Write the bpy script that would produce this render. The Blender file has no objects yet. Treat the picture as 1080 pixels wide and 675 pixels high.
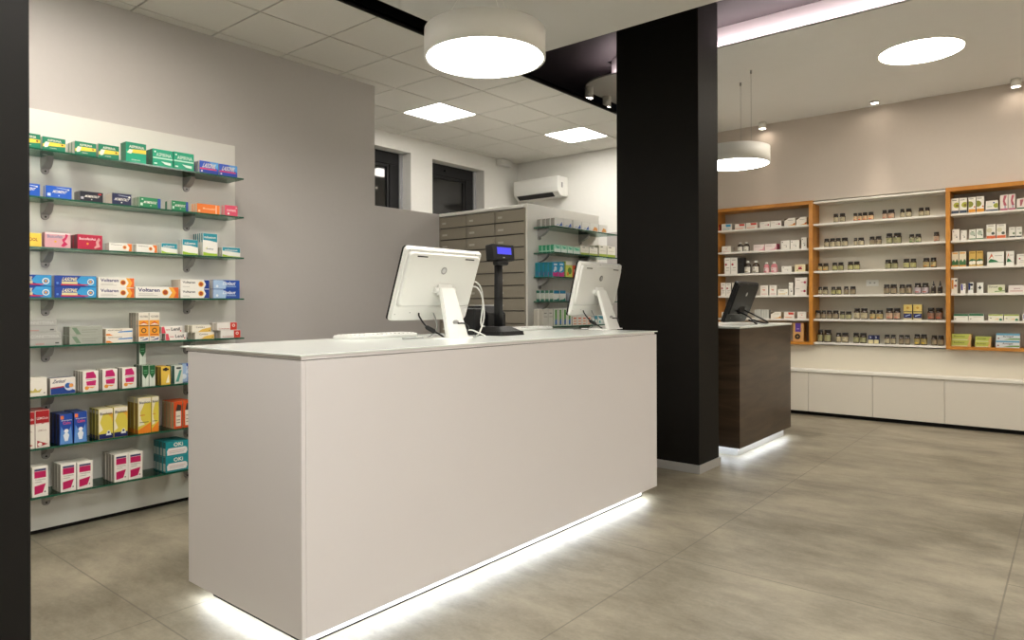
import bpy, bmesh, math, random
from mathutils import Matrix, Vector
random.seed(7)
C = bpy.context.scene.collection
SC = bpy.context.scene
PI = math.pi

# ------------------------------------------------------------------ camera, world, exposure
FOCAL_PX = 725.7
cam_d = bpy.data.cameras.new('camera')
cam_d.sensor_fit = 'HORIZONTAL'; cam_d.sensor_width = 36.0
cam_d.lens = FOCAL_PX / 1080.0 * 36.0
cam_d.shift_y = -(337.5 - 321.0) / 1080.0
cam_d.clip_start = 0.02; cam_d.clip_end = 60
cam = bpy.data.objects.new('camera', cam_d); C.objects.link(cam)
_th = math.radians(39.35); _ro = math.radians(0.19)
_F = Vector((-math.sin(_th), math.cos(_th), 0)); _R = Vector((math.cos(_th), math.sin(_th), 0)); _U = Vector((0, 0, 1))
_r = _R * math.cos(_ro) - _U * math.sin(_ro); _u = _R * math.sin(_ro) + _U * math.cos(_ro)
cam.matrix_world = Matrix(((_r.x, _u.x, -_F.x, 0), (_r.y, _u.y, -_F.y, 0), (_r.z, _u.z, -_F.z, 1.25), (0, 0, 0, 1)))
SC.camera = cam
SC.view_settings.view_transform = 'Standard'
SC.view_settings.look = 'None'
SC.view_settings.gamma = 1.0
SC.view_settings.use_curve_mapping = False
SC.view_settings.exposure = EXPOSURE = 0.22
SC.cycles.use_denoising = True
SC.cycles.max_bounces = 10; SC.cycles.transparent_max_bounces = 24
SC.cycles.sample_clamp_indirect = 6.0
SC.cycles.caustics_reflective = False; SC.cycles.caustics_refractive = False
w = bpy.data.worlds.new('night_sky'); SC.world = w; w.use_nodes = True
w.node_tree.nodes['Background'].inputs[0].default_value = (0.012, 0.016, 0.028, 1)
w.node_tree.nodes['Background'].inputs[1].default_value = 0.5

# lamp strengths (radiance of the luminous faces)
L_PENDANT = 24.0; L_FLUSH = 32.0; L_PANEL = 23.0; L_STRIP = 22.0; L_COVE = 30.0; L_SPOT = 30.0; P_SPOT = 24.0
L_SHELF = 28.0; L_FILL = 34.0
WARM = (1.0, 0.86, 0.70); NEUT = (1.0, 0.95, 0.87); COOL = (0.86, 0.93, 1.0)

# ------------------------------------------------------------------ materials
def lin(c):
    if isinstance(c, str):
        c = tuple(int(c[i:i + 2], 16) / 255 for i in (0, 2, 4))
        c = tuple(x / 12.92 if x <= 0.04045 else ((x + 0.055) / 1.055) ** 2.4 for x in c)
    return (c[0], c[1], c[2], 1.0)
_M = {}
def mat(name, col, rough=0.5, metal=0.0, emis=0.0, ecol=None, spec=0.5, noise=0.0, nscale=4.0, bump=0.0):
    if name in _M: return _M[name]
    m = bpy.data.materials.new(name); m.use_nodes = True; _M[name] = m
    nt = m.node_tree; b = nt.nodes['Principled BSDF']
    c = lin(col)
    b.inputs['Base Color'].default_value = c
    b.inputs['Roughness'].default_value = rough
    b.inputs['Metallic'].default_value = metal
    b.inputs['Specular IOR Level'].default_value = spec
    if emis:
        b.inputs['Emission Color'].default_value = lin(ecol or col)
        b.inputs['Emission Strength'].default_value = emis
    if noise or bump:
        tc = nt.nodes.new('ShaderNodeTexCoord'); n = nt.nodes.new('ShaderNodeTexNoise')
        n.inputs['Scale'].default_value = nscale; n.inputs['Detail'].default_value = 5
        nt.links.new(tc.outputs['Object'], n.inputs['Vector'])
        if noise:
            mx = nt.nodes.new('ShaderNodeMix'); mx.data_type = 'RGBA'
            mx.inputs[6].default_value = tuple(x * (1 - noise) for x in c[:3]) + (1,)
            mx.inputs[7].default_value = tuple(min(1, x * (1 + noise)) for x in c[:3]) + (1,)
            nt.links.new(n.outputs['Fac'], mx.inputs[0]); nt.links.new(mx.outputs[2], b.inputs['Base Color'])
        if bump:
            bp = nt.nodes.new('ShaderNodeBump'); bp.inputs['Strength'].default_value = bump; bp.inputs['Distance'].default_value = 0.002
            nt.links.new(n.outputs['Fac'], bp.inputs['Height']); nt.links.new(bp.outputs[0], b.inputs['Normal'])
    return m
def col(c, rough=0.45):
    return mat('print_' + str(c) + ('' if rough == 0.45 else str(rough)), c, rough)
def glass_mat():
    m = bpy.data.materials.new('clear_green_glass'); m.use_nodes = True; nt = m.node_tree; nt.nodes.clear()
    out = nt.nodes.new('ShaderNodeOutputMaterial'); mix = nt.nodes.new('ShaderNodeMixShader')
    tr = nt.nodes.new('ShaderNodeBsdfTransparent'); gl = nt.nodes.new('ShaderNodeBsdfGlossy'); lw = nt.nodes.new('ShaderNodeFresnel')
    tr.inputs[0].default_value = (0.92, 0.975, 0.945, 1); gl.inputs[0].default_value = (0.8, 0.95, 0.88, 1); gl.inputs[1].default_value = 0.02
    lw.inputs[0].default_value = 1.35
    nt.links.new(lw.outputs[0], mix.inputs[0]); nt.links.new(tr.outputs[0], mix.inputs[1]); nt.links.new(gl.outputs[0], mix.inputs[2])
    nt.links.new(mix.outputs[0], out.inputs[0]); return m
M_GLASS = glass_mat()
M_EDGE = mat('green_glass_edge', '1f5a45', 0.15)
M_WALL = mat('warm_grey_wall_paint', (0.53, 0.503, 0.485), 0.7, noise=0.02, bump=0.15, nscale=30)
M_WALLB = mat('white_wall_paint', (0.79, 0.78, 0.74), 0.7, noise=0.02, bump=0.15, nscale=30)
M_FARWALL = mat('pinkish_wall_paint', (0.60, 0.53, 0.47), 0.7, noise=0.02, bump=0.1, nscale=30)
M_SOFFIT = mat('white_soffit_paint', (0.70, 0.69, 0.66), 0.8, noise=0.015, nscale=8)
M_SLAB = mat('white_slab_paint', (0.86, 0.86, 0.85), 0.8, noise=0.015, nscale=8)
M_TILE = mat('mineral_ceiling_tile', (0.76, 0.74, 0.69), 0.9, noise=0.03, nscale=60, bump=0.3)
M_GRID = mat('ceiling_grid_shadow', (0.10, 0.095, 0.085), 0.8)
M_BLACK = mat('black_paint', (0.0085, 0.0075, 0.0062), 0.6, spec=0.15, noise=0.15, nscale=20)
M_BLACKC = mat('black_ceiling_paint', (0.030, 0.023, 0.024), 0.7, noise=0.1, nscale=12)
M_LAM = mat('pale_lilac_beige_laminate', (0.735, 0.70, 0.69), 0.42, noise=0.015, nscale=3)
M_WHITEG = mat('white_backed_glass', (0.84, 0.88, 0.84), 0.15)
M_PANEL = mat('white_melamine', (0.80, 0.79, 0.74), 0.35, noise=0.01, nscale=5)
M_FRONT = mat('cream_cabinet_front', (0.70, 0.655, 0.57), 0.4, noise=0.01, nscale=4)
M_CREAM = mat('cream_back_panel', (0.68, 0.635, 0.53), 0.5, noise=0.015, nscale=6)
M_SHELFW = mat('white_shelf_board', (0.82, 0.80, 0.74), 0.4)
M_DRAWER = mat('taupe_drawer_front', (0.30, 0.27, 0.215), 0.45, noise=0.03, nscale=7)
M_METAL = mat('brushed_grey_metal', (0.36, 0.35, 0.34), 0.42, 0.35)
M_ALU = mat('pale_aluminium', (0.62, 0.62, 0.62), 0.3, 0.6)
M_PLAST = mat('white_gloss_plastic', (0.80, 0.80, 0.76), 0.28)
M_BPLAST = mat('black_plastic', (0.009, 0.009, 0.0095), 0.45, spec=0.28)
M_GPLAST = mat('grey_plastic', (0.33, 0.33, 0.32), 0.4)
M_SCREEN = mat('dark_screen_glass', (0.01, 0.02, 0.06), 0.08)
M_LCD = mat('lit_blue_display', (0.02, 0.02, 0.3), 0.3, emis=0.8, ecol=(0.045, 0.045, 0.66))
M_FRAME = mat('anthracite_window_frame', (0.016, 0.016, 0.017), 0.6, spec=0.2)
M_LAMPW = mat('white_lamp_metal', (0.88, 0.87, 0.83), 0.4)
def glow(name, c, s): return mat(name, c, 0.5, emis=s, ecol=c)
G_PEND = glow('pendant_diffuser_light', NEUT, L_PENDANT); G_FLUSH = glow('flush_diffuser_light', (1.0, 0.905, 0.77), L_FLUSH)
G_PANEL = glow('ceiling_panel_light', (1.0, 0.95, 0.88), L_PANEL); G_STRIP = glow('cool_strip_light', COOL, L_STRIP)
G_COVE = glow('cove_strip_light', (1.0, 0.86, 0.88), L_COVE); G_SPOT = glow('spot_lens_light', WARM, L_SPOT)

def pane_mat():
    return mat('dark_window_pane', (0.02, 0.02, 0.019), 0.03, spec=0.45)
def floor_mat():
    m = bpy.data.materials.new('grey_concrete_floor_tile'); m.use_nodes = True; nt = m.node_tree; b = nt.nodes['Principled BSDF']
    N = nt.nodes.new; L = nt.links.new
    tc = N('ShaderNodeTexCoord')
    def noise(sc, vec, det=6, rough=0.6, dist=0.0):
        mp = N('ShaderNodeMapping'); mp.inputs['Scale'].default_value = vec; L(tc.outputs['Object'], mp.inputs[0])
        n = N('ShaderNodeTexNoise'); n.inputs['Scale'].default_value = sc; n.inputs['Detail'].default_value = det; n.inputs['Roughness'].default_value = rough
        n.inputs['Distortion'].default_value = dist
        L(mp.outputs[0], n.inputs[0]); return n.outputs['Fac']
    n1 = noise(1.3, (0.9, 1.4, 1), 12, 0.70, 0.1); n2 = noise(3.0, (0.8, 2.6, 1), 12, 0.76, 0.1); n3 = noise(60, (1, 1, 1), 3)
    def math_(op, a, bb, cl=False):
        q = N('ShaderNodeMath'); q.operation = op; q.use_clamp = cl
        for i, v in ((0, a), (1, bb)):
            if isinstance(v, (int, float)): q.inputs[i].default_value = v
            elif v is not None: L(v, q.inputs[i])
        return q.outputs[0]
    s = math_('ADD', math_('MULTIPLY', n1, 0.6), math_('ADD', math_('MULTIPLY', n2, 0.32), math_('MULTIPLY', n3, 0.08)))
    ramp = N('ShaderNodeValToRGB'); L(s, ramp.inputs[0])
    e = ramp.color_ramp.elements
    e[0].position = 0.40; e[0].color = (0.162, 0.140, 0.098, 1)
    e[1].position = 0.60; e[1].color = (0.365, 0.325, 0.243, 1)
    k = e.new(0.49); k.color = (0.252, 0.224, 0.166, 1)
    sx = N('ShaderNodeSeparateXYZ'); L(tc.outputs['Object'], sx.inputs[0])
    def joint(coord, off, pitch):
        t = math_('ADD', coord, off); t = math_('DIVIDE', t, pitch); t = math_('FRACT', t, None)
        t = math_('ABSOLUTE', math_('SUBTRACT', t, 0.5), None)
        return math_('GREATER_THAN', t, 0.5 - 0.0034 / pitch)
    jx = joint(sx.outputs[0], 2.847 + 13.03, 1.303)
    over = math_('MULTIPLY', math_('GREATER_THAN', sx.outputs[0], -0.241), 0.62)
    jy = joint(math_('SUBTRACT', sx.outputs[1], over), -1.216 + 19.2, 1.92)
    j = math_('MULTIPLY', math_('MAXIMUM', jx, jy), 0.55)
    mx = N('ShaderNodeMix'); mx.data_type = 'RGBA'; L(j, mx.inputs[0]); L(ramp.outputs[0], mx.inputs[6]); mx.inputs[7].default_value = (0.09, 0.08, 0.065, 1)
    L(mx.outputs[2], b.inputs['Base Color'])
    rr = N('ShaderNodeMapRange'); L(n2, rr.inputs[0]); rr.inputs[3].default_value = 0.34; rr.inputs[4].default_value = 0.55
    L(rr.outputs[0], b.inputs['Roughness'])
    bp = N('ShaderNodeBump'); bp.inputs['Strength'].default_value = 0.08; bp.inputs['Distance'].default_value = 0.003
    L(s, bp.inputs['Height']); L(bp.outputs[0], b.inputs['Normal'])
    return m
M_FLOOR = floor_mat()
def wood(name, c1, c2, scale, vec, rough=0.4):
    m = bpy.data.materials.new(name); m.use_nodes = True; nt = m.node_tree; b = nt.nodes['Principled BSDF']; N = nt.nodes.new; L = nt.links.new
    tc = N('ShaderNodeTexCoord'); mp = N('ShaderNodeMapping'); mp.inputs['Scale'].default_value = vec; L(tc.outputs['Object'], mp.inputs[0])
    n = N('ShaderNodeTexNoise'); n.inputs['Scale'].default_value = scale; n.inputs['Detail'].default_value = 8; n.inputs['Distortion'].default_value = 0.6
    L(mp.outputs[0], n.inputs[0]); r = N('ShaderNodeValToRGB'); L(n.outputs['Fac'], r.inputs[0])
    r.color_ramp.elements[0].position = 0.35; r.color_ramp.elements[0].color = c1 + (1,)
    r.color_ramp.elements[1].position = 0.68; r.color_ramp.elements[1].color = c2 + (1,)
    L(r.outputs[0], b.inputs['Base Color']); b.inputs['Roughness'].default_value = rough
    return m
M_WALNUT = wood('dark_walnut_veneer', (0.040, 0.024, 0.013), (0.080, 0.052, 0.031), 2.4, (1.0, 1.0, 7), 0.35)
M_ORANGE = wood('orange_cherry_veneer', (0.47, 0.185, 0.022), (0.60, 0.26, 0.04), 3.0, (2, 2, 2), 0.38)

# ------------------------------------------------------------------ mesh helpers
class MB:
    """collects shapes and links them as ONE mesh object"""
    def __init__(s): s.bm = bmesh.new(); s.mats = []
    def mi(s, m):
        if m not in s.mats: s.mats.append(m)
        return s.mats.index(m)
    def _fin(s, vs, m, bev=0.0, seg=1, smooth=False):
        vset = set(vs); fs = [f for f in {f for v in vs for f in v.link_faces} if all(v in vset for v in f.verts)]
        k = s.mi(m)
        for f in fs: f.material_index = k; f.smooth = smooth
        if bev:
            es = list({e for f in fs for e in f.edges})
            bmesh.ops.bevel(s.bm, geom=es, offset=bev, segments=seg, affect='EDGES', profile=0.5, material=k)
    def box(s, x0, x1, y0, y1, z0, z1, m, bev=0.0, seg=1, M=None):
        q = bmesh.ops.create_cube(s.bm, size=1.0)['verts']
        for v in q:
            v.co = Vector(((x0 + x1) / 2 + v.co.x * (x1 - x0), (y0 + y1) / 2 + v.co.y * (y1 - y0), (z0 + z1) / 2 + v.co.z * (z1 - z0)))
            if M is not None: v.co = M @ v.co
        s._fin(q, m, bev, seg); return s
    def prism(s, a, b, m, smooth=False, caps=True):
        """a, b: matching rings of 3-D points"""
        va = [s.bm.verts.new(p) for p in a]; vb = [s.bm.verts.new(p) for p in b]; n = len(a); k = s.mi(m)
        for i in range(n):
            f = s.bm.faces.new((va[i], va[(i + 1) % n], vb[(i + 1) % n], vb[i])); f.material_index = k; f.smooth = smooth
        if caps:
            f = s.bm.faces.new(va[::-1]); f.material_index = k
            f = s.bm.faces.new(vb); f.material_index = k
        return s
    def face(s, pts, m):
        f = s.bm.faces.new([s.bm.verts.new(p) for p in pts]); f.material_index = s.mi(m); return s
    def lathe(s, prof, c, m, n=20, capm=None, smooth=True):
        """prof: (r, z) from bottom to top about a vertical axis through c"""
        rings = []
        for r, z in prof:
            rings.append([s.bm.verts.new((c[0] + r * math.cos(2 * PI * i / n), c[1] + r * math.sin(2 * PI * i / n), c[2] + z)) for i in range(n)])
        k = s.mi(m)
        for a, b in zip(rings, rings[1:]):
            for i in range(n):
                f = s.bm.faces.new((a[i], a[(i + 1) % n], b[(i + 1) % n], b[i])); f.material_index = k; f.smooth = smooth
        f = s.bm.faces.new(rings[0][::-1]); f.material_index = s.mi(capm or m)
        f = s.bm.faces.new(rings[-1]); f.material_index = k
        return s
    def tube(s, pts, r, m, n=8):
        pts = [Vector(p) for p in pts]; k = s.mi(m); rings = []
        for i, p in enumerate(pts):
            d = (pts[min(i + 1, len(pts) - 1)] - pts[max(i - 1, 0)]).normalized()
            up = Vector((0, 0, 1)) if abs(d.z) < 0.9 else Vector((1, 0, 0))
            a = d.cross(up).normalized(); b = d.cross(a)
            rr = r[i] if isinstance(r, (list, tuple)) else r
            rings.append([s.bm.verts.new(p + a * rr * math.cos(2 * PI * j / n) + b * rr * math.sin(2 * PI * j / n)) for j in range(n)])
        for a, b in zip(rings, rings[1:]):
            for j in range(n):
                f = s.bm.faces.new((a[j], a[(j + 1) % n], b[(j + 1) % n], b[j])); f.material_index = k; f.smooth = True
        for rg in (rings[0][::-1], rings[-1]):
            f = s.bm.faces.new(rg); f.material_index = k
        return s
    def mesh(s, name):
        bmesh.ops.recalc_face_normals(s.bm, faces=s.bm.faces[:]) if not getattr(s, 'keep', False) else None
        me = bpy.data.meshes.new(name); s.bm.to_mesh(me); s.bm.free()
        for m in s.mats: me.materials.append(m)
        return me
    def build(s, name, parent=None, loc=None):
        o = bpy.data.objects.new(name, s.mesh(name)); C.objects.link(o)
        if loc: o.location = loc
        if parent: o.parent = parent
        return o
def tag(o, label=None, cat=None, group=None, kind=None):
    if label: o['label'] = label
    if cat: o['category'] = cat
    if group: o['group'] = group
    if kind: o['kind'] = kind
    return o
def empty(name, loc=(0, 0, 0), rz=0.0):
    o = bpy.data.objects.new(name, None); C.objects.link(o); o.location = loc; o.rotation_euler = (0, 0, rz); o.empty_display_size = 0.1
    return o
def struct(name, mb, parent=None):
    o = mb.build(name, parent)
    if not parent: o['kind'] = 'structure'
    return o
def copy_tree(o, parent=None):
    c = o.copy(); C.objects.link(c)
    if parent: c.parent = parent
    for ch in list(o.children): copy_tree(ch, c)
    return c
def smooth_path(pts, n=8):
    """Catmull-Rom through the points"""
    P = [Vector(p) for p in pts]; P = [P[0] * 2 - P[1]] + P + [P[-1] * 2 - P[-2]]; out = []
    for i in range(1, len(P) - 2):
        for k in range(n):
            t = k / n; a, b, c, d = P[i - 1], P[i], P[i + 1], P[i + 2]
            out.append(0.5 * (2 * b + (c - a) * t + (2 * a - 5 * b + 4 * c - d) * t * t + (3 * b - a - 3 * c + d) * t ** 3))
    out.append(P[-2]); return out
def rrect(w, h, r, n=5):
    pts = []
    for cx, cz, a0 in ((w / 2 - r, h / 2 - r, 0), (-w / 2 + r, h / 2 - r, 90), (-w / 2 + r, -h / 2 + r, 180), (w / 2 - r, -h / 2 + r, 270)):
        for i in range(n + 1):
            a = math.radians(a0 + 90 * i / n); pts.append((cx + r * math.cos(a), cz + r * math.sin(a)))
    return pts

# ------------------------------------------------------------------ lettering
_T = {}
def letters(s, bold=0.02):
    """2-D triangles/polygons of a word, normalised to the unit square"""
    key = (s, bold)
    if key in _T: return _T[key]
    cu = bpy.data.curves.new('lettering', 'FONT'); cu.body = s; cu.size = 1; cu.offset = bold; cu.resolution_u = 2
    ob = bpy.data.objects.new('lettering', cu); C.objects.link(ob)
    dg = bpy.context.evaluated_depsgraph_get(); me = bpy.data.meshes.new_from_object(ob.evaluated_get(dg))
    vs = [(v.co.x, v.co.y) for v in me.vertices]; fs = [tuple(p.vertices) for p in me.polygons]
    bpy.data.objects.remove(ob); bpy.data.curves.remove(cu); bpy.data.meshes.remove(me)
    x0 = min(v[0] for v in vs); x1 = max(v[0] for v in vs); y0 = min(v[1] for v in vs); y1 = max(v[1] for v in vs)
    _T[key] = ([((x - x0) / (x1 - x0), (y - y0) / max(1e-6, y1 - y0)) for x, y in vs], fs)
    return _T[key]
def put_text(mb, s, f, m, bold=0.02, shear=0.0):
    """f maps (u, v) in the unit square to a 3-D point"""
    vs, fs = letters(s, bold); k = mb.mi(m)
    bv = [mb.bm.verts.new(f(x + shear * y, y)) for x, y in vs]
    for t in fs:
        try:
            fc = mb.bm.faces.new([bv[i] for i in t]); fc.material_index = k
        except ValueError: pass

# ================================================================== THE SETTING
CZ = 3.036            # underside of the ceilings
SZ = 3.365           # underside of the far white slab
HZ = 3.575            # black ceiling in the gaps
m = MB(); m.box(-5.9, 3.2, -2.2, 8.7, -0.1, 0.0, M_FLOOR); struct('floor', m)
# left wall: full height, then a low run up to the drawer cabinet
m = MB(); m.box(-4.55, -4.43, -2.2, 3.64, 0, CZ + 0.2, M_WALL); struct('wall_left', m)
m = MB(); m.box(-4.55, -4.43, 3.64, 4.375, 0, 2.062, M_WALL); struct('wall_low', m)
# window wall with two openings
WX = -5.5; WT = 0.30
W1 = (4.05, 5.01, 1.95, 2.874); W2 = (5.327, 6.186, 1.95, 2.860)
m = MB()
for y0, y1, z0, z1 in ((3.0, W1[0], 0, CZ + .2), (W1[1], W2[0], 0, CZ + .2), (W2[1], 6.95, 0, CZ + .2), (W1[0], W1[1], 0, W1[2]), (W1[0], W1[1], W1[3], CZ + .2), (W2[0], W2[1], 0, W2[2]), (W2[0], W2[1], W2[3], CZ + .2)):
    m.box(WX - WT, WX, y0, y1, z0, z1, M_WALLB)
struct('wall_window', m)
m = MB(); m.box(WX - .3, -3.5, 6.83, 6.95, 0, CZ + .2, M_WALLB); struct('wall_back', m)
m = MB(); m.box(-5.8, -4.55, 2.9, 3.02, 0, CZ + .2, M_WALLB); struct('wall_rear_room', m)
m = MB(); m.box(-3.62, -3.5, 6.95, 8.52, 0, 3.6, M_WALLB); struct('wall_return', m)
m = MB(); m.box(-3.62, 3.2, 8.42, 8.54, 0, 2.41, M_FARWALL); m.box(-3.62, 3.2, 8.19, 8.54, 2.41, 3.6, M_FARWALL); m.box(-3.62, -3.455, 8.19, 8.42, 0, 2.41, M_FARWALL); m.box(-3.455, 3.2, 8.21, 8.42, .5, .779, M_CREAM); struct('wall_far', m)
m = MB(); m.box(3.0, 3.12, -2.2, 8.5, 0, 3.6, M_WALLB); struct('wall_right', m)
m = MB(); m.box(-4.55, 3.12, -2.3, -2.18, 0, 3.6, M_WALLB); struct('wall_front', m)
def window(name, W, pane_y1):
    e = empty(name, (WX - 0.15, (W[0] + W[1]) / 2, W[2])); e['kind'] = 'structure'
    x1 = WX - 0.14; x0 = x1 - 0.07
    ry = -e.location
    def P(mb, nm, par=e):
        o = mb.build(nm, par); o.matrix_parent_inverse = Matrix.Translation(ry) if par is e else Matrix(); return o
    fr = MB(); y0, y1, z0, z1 = W; g = 0.045
    yr = y1 - 0.045
    for a in ((y0, yr, z0, z0 + .11), (y0, yr, z1 - .13, z1), (y0, y0 + .1, z0 + .11, z1 - .13), (yr - .13, yr, z0 + .11, z1 - .13)):
        fr.box(x0, x1, a[0], a[1], a[2], a[3], M_FRAME, 0.004)
    P(fr, 'window_frame')
    se = MB()
    for a in ((y0 + .1, yr - .13, z0 + .11, z0 + .14), (y0 + .1, yr - .13, z1 - .16, z1 - .13), (y0 + .1, y0 + .13, z0 + .14, z1 - .16), (yr - .16, yr - .13, z0 + .14, z1 - .16)):
        se.box(x0 + .01, x1 - .012, a[0], a[1], a[2], a[3], M_BPLAST, 0.003)
    P(se, 'glazing_bead')
    pn = MB(); pn.box(x0 + .03, x0 + .038, y0 + .125, yr - .155, z0 + .135, z1 - .155, pane_mat()); P(pn, 'window_pane')
    tr = MB(); tr.box(x0 - .02, x1 + .01, yr, y1, z0, z1, mat('grey_blind_rail', (0.33, 0.33, 0.35), 0.5)); P(tr, 'blind_rail')
    hd = MB(); hd.lathe([(.016, 0), (.016, .02), (.01, .024)], (0, 0, 0), M_BPLAST, 12); ho = hd.build('window_handle', e)
    ho.matrix_parent_inverse = Matrix.Translation(ry); ho.location = (x1, (y0 + y1) / 2 - .1, z1 - .065); ho.rotation_euler = (0, PI / 2, 0)
    bk = MB(); bk.box(x0 - .07, x0 - .06, y0, y1, z0, z1, mat('dark_night_backing', (0.03, 0.03, 0.03), 0.8)); P(bk, 'night_backing')  # dark sheet standing in for the night behind the pane
window('window_1', W1, 0); window('window_2', W2, 0)

# suspended tile ceiling of the rear room
XP = [-3.333 - .503 * i for i in range(5)] + [-5.5]; YP = [2.269 - .506 * 9 + .506 * i for i in range(19)]
PANELS = {(2, 4): 1, (1, 7): 1, (0, -3): 1}  # last cell: unseen panel added to brighten the left wall
def cell(i, j): return XP[i + 1], XP[i], 2.269 + .506 * j, 2.269 + .506 * (j + 1)
m = MB(); g = 0.0055
for i in range(5):
    for j in range(-9, 9):
        x0, x1, y0, y1 = cell(i, j)
        if (i, j) in PANELS or x1 <= x0: continue
        y1 = min(y1, 6.83); y0 = max(y0, -2.2)
        if y1 - y0 < .02: continue
        m.box(x0 + g, x1 - g, y0 + g, y1 - g, CZ, CZ + .018, M_TILE)
m.box(-5.5, -3.333, -2.2, 6.83, CZ + .012, CZ + .03, M_GRID)
struct('ceiling', m)
m = MB(); m.box(-3.345, -3.333, -2.2, 6.83, CZ - .002, CZ + .032, M_BLACK); struct('trim_1', m)       # black upstand along the tiles
for (i, j), nm in zip(PANELS, ('square light panel in the tiled ceiling beside the dark windows', 'square light panel in the tiled ceiling above the air conditioner', 'added unseen square light panel in the tiled ceiling over the wall shelves')):
    x0, x1, y0, y1 = cell(i, j)
    e = tag(empty('ceiling_light_panel', ((x0 + x1) / 2, (y0 + y1) / 2, CZ)), nm, 'ceiling light', 'square panels in the tiled ceiling')
    a = (x1 - x0) / 2 - .004; b = (y1 - y0) / 2 - .004
    f = MB()
    for q in ((-a, a, -b, -b + .012), (-a, a, b - .012, b), (-a, -a + .012, -b + .012, b - .012), (a - .012, a, -b + .012, b - .012)): f.box(q[0], q[1], q[2], q[3], -.002, .012, M_LAMPW)
    f.build('frame', e)
    d = MB(); d.box(-a + .012, a - .012, -b + .012, b - .012, 0.001, .009, G_PANEL, .001); d.build('diffuser', e)
# near white soffit, floating in front of the black ceiling
m = MB(); m.box(-3.16, 3.0, -2.2, 3.92, CZ, CZ + .02, M_SOFFIT, .002); struct('ceiling_soffit', m)
m = MB(); m.box(-3.16, 3.0, -2.2, 3.92, CZ + .021, CZ + .05, M_BLACKC); struct('trim_2', m)
m = MB(); m.box(-5.5, 3.0, -2.2, 5.7, HZ, HZ + .03, M_BLACKC); m.box(-5.5, -3.48, 5.7, 8.2, HZ, HZ + .03, M_BLACKC); m.box(-5.5, -5.45, -2.2, 6.83, CZ + .04, HZ, M_BLACKC); struct('ceiling_black', m)
# far white slab: rounded corner, lit cove behind its lip
SX0, SY0, SY1, SR = -3.757, 5.495, 8.19, 0.35
ring = [(SX0 + SR - SR * math.cos(math.radians(a)), SY0 + SR - SR * math.sin(math.radians(a))) for a in range(0, 91, 10)]
pts = [(3.0, SY0), (3.0, SY1), (SX0, SY1)] + ring
m = MB(); m.prism([(x, y, SZ) for x, y in pts], [(x, y, SZ + .014) for x, y in pts], M_SLAB); struct('ceiling_far', m)
UR = .26; UX = -3.486; UY = 5.60
ring2 = [(UX + UR - UR * math.cos(math.radians(a)), UY + UR - UR * math.sin(math.radians(a))) for a in range(0, 91, 10)]
pts2 = [(3.0, UY), (3.0, UY + .1), (UX + .3, UY + .3), (UX + .1, SY1 - .1), (UX, SY1 - .1)] + ring2
m = MB(); m.prism([(x, y, SZ + .014) for x, y in pts2], [(x, y, HZ) for x, y in pts2], mat('white_cove_upstand', (0.72, 0.66, 0.66), 0.7)); struct('trim_3', m)
m = MB(); m.box(-3.30, 2.9, UY - .05, UY - .02, SZ + .015, SZ + .022, G_COVE)
a = [(UX + UR - (UR + .035) * math.cos(R0), UY + UR - (UR + .035) * math.sin(R0)) for R0 in [math.radians(k) for k in range(0, 81, 10)]]; b = [(UX + UR - (UR + .02) * math.cos(R0), UY + UR - (UR + .02) * math.sin(R0)) for R0 in [math.radians(k) for k in range(0, 81, 10)]]
for (p, q, s, t) in zip(a, a[1:], b, b[1:]): m.prism([(v[0], v[1], SZ + .015) for v in (p, q, t, s)], [(v[0], v[1], SZ + .022) for v in (p, q, t, s)], G_COVE)
tag(m.build('cove_light_strip'), 'hidden light strip glowing along the ceiling cove behind the black pillar', 'light strip')

# black pillar in the middle, and the black jamb near the camera
e = tag(empty('pillar', (-2.49, 4.96, 0)), 'tall black square pillar with silver skirting between the two counters', 'pillar')
m = MB(); m.box(-.345, .345, -.18, .18, 0, HZ, M_BLACK, .003); m.build('shaft', e)
m = MB(); m.box(-.357, .357, -.192, .192, 0, .062, M_ALU, .002); m.build('skirting', e)
m = MB(); m.box(-1.80, -1.412, .02, .396, 0, CZ, M_BLACK, .003)
tag(m.build('door_jamb'), 'black jamb standing close by in front of the grey wall shelves', 'jamb')

# ================================================================== LAMPS
def pendant(x, y, z, R, h, label, cables=True, grp='round drum pendants', a0=100, cr=.24, zc=CZ):
    e = tag(empty('pendant_lamp', (x, y, z)), label, 'pendant lamp', grp)
    m = MB(); m.lathe([(R - .012, .012), (R - .012, .0), (R, .0), (R, h), (R - .01, h + .004), (.02, h + .006)], (0, 0, 0), M_LAMPW, 64)
    m.build('drum_shade', e)
    m = MB(); m.lathe([(R - .014, .002), (R - .014, .008)], (0, 0, 0), G_PEND, 64, smooth=False); m.build('diffuser', e)
    for k in range(3):
        a = math.radians(a0 + 120 * k); cx, cy = cr * math.cos(a), cr * math.sin(a)
        tx, ty = (cx * .12, cy * .12) if cables == 'rose' else (cx, cy)
        top = zc - z - (.02 if cables == 'rose' else 0.0)
        m = MB(); m.tube([(cx, cy, h), (tx, ty, top)], .0016, M_LAMPW if cables == 'rose' else M_GPLAST, 6)
        m.lathe([(.007, 0), (.007, .018), (.004, .022)], (cx, cy, h + .004), M_LAMPW, 10)
        if cables != 'rose': m.lathe([(.006, -.03), (.009, -.026), (.009, 0)], (tx, ty, top), M_GPLAST, 10)
        m.build('suspension_cable', e)
    if cables == 'rose':
        m = MB(); m.lathe([(.05, 0), (.06, .004), (.06, .03)], (0, 0, top - .01), M_LAMPW, 24); m.build('ceiling_rose', e)
    return e
pendant(-2.355, 2.66, 2.515, .312, .137, 'large round white drum pendant hanging over the pale main counter', 'rose')
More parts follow.
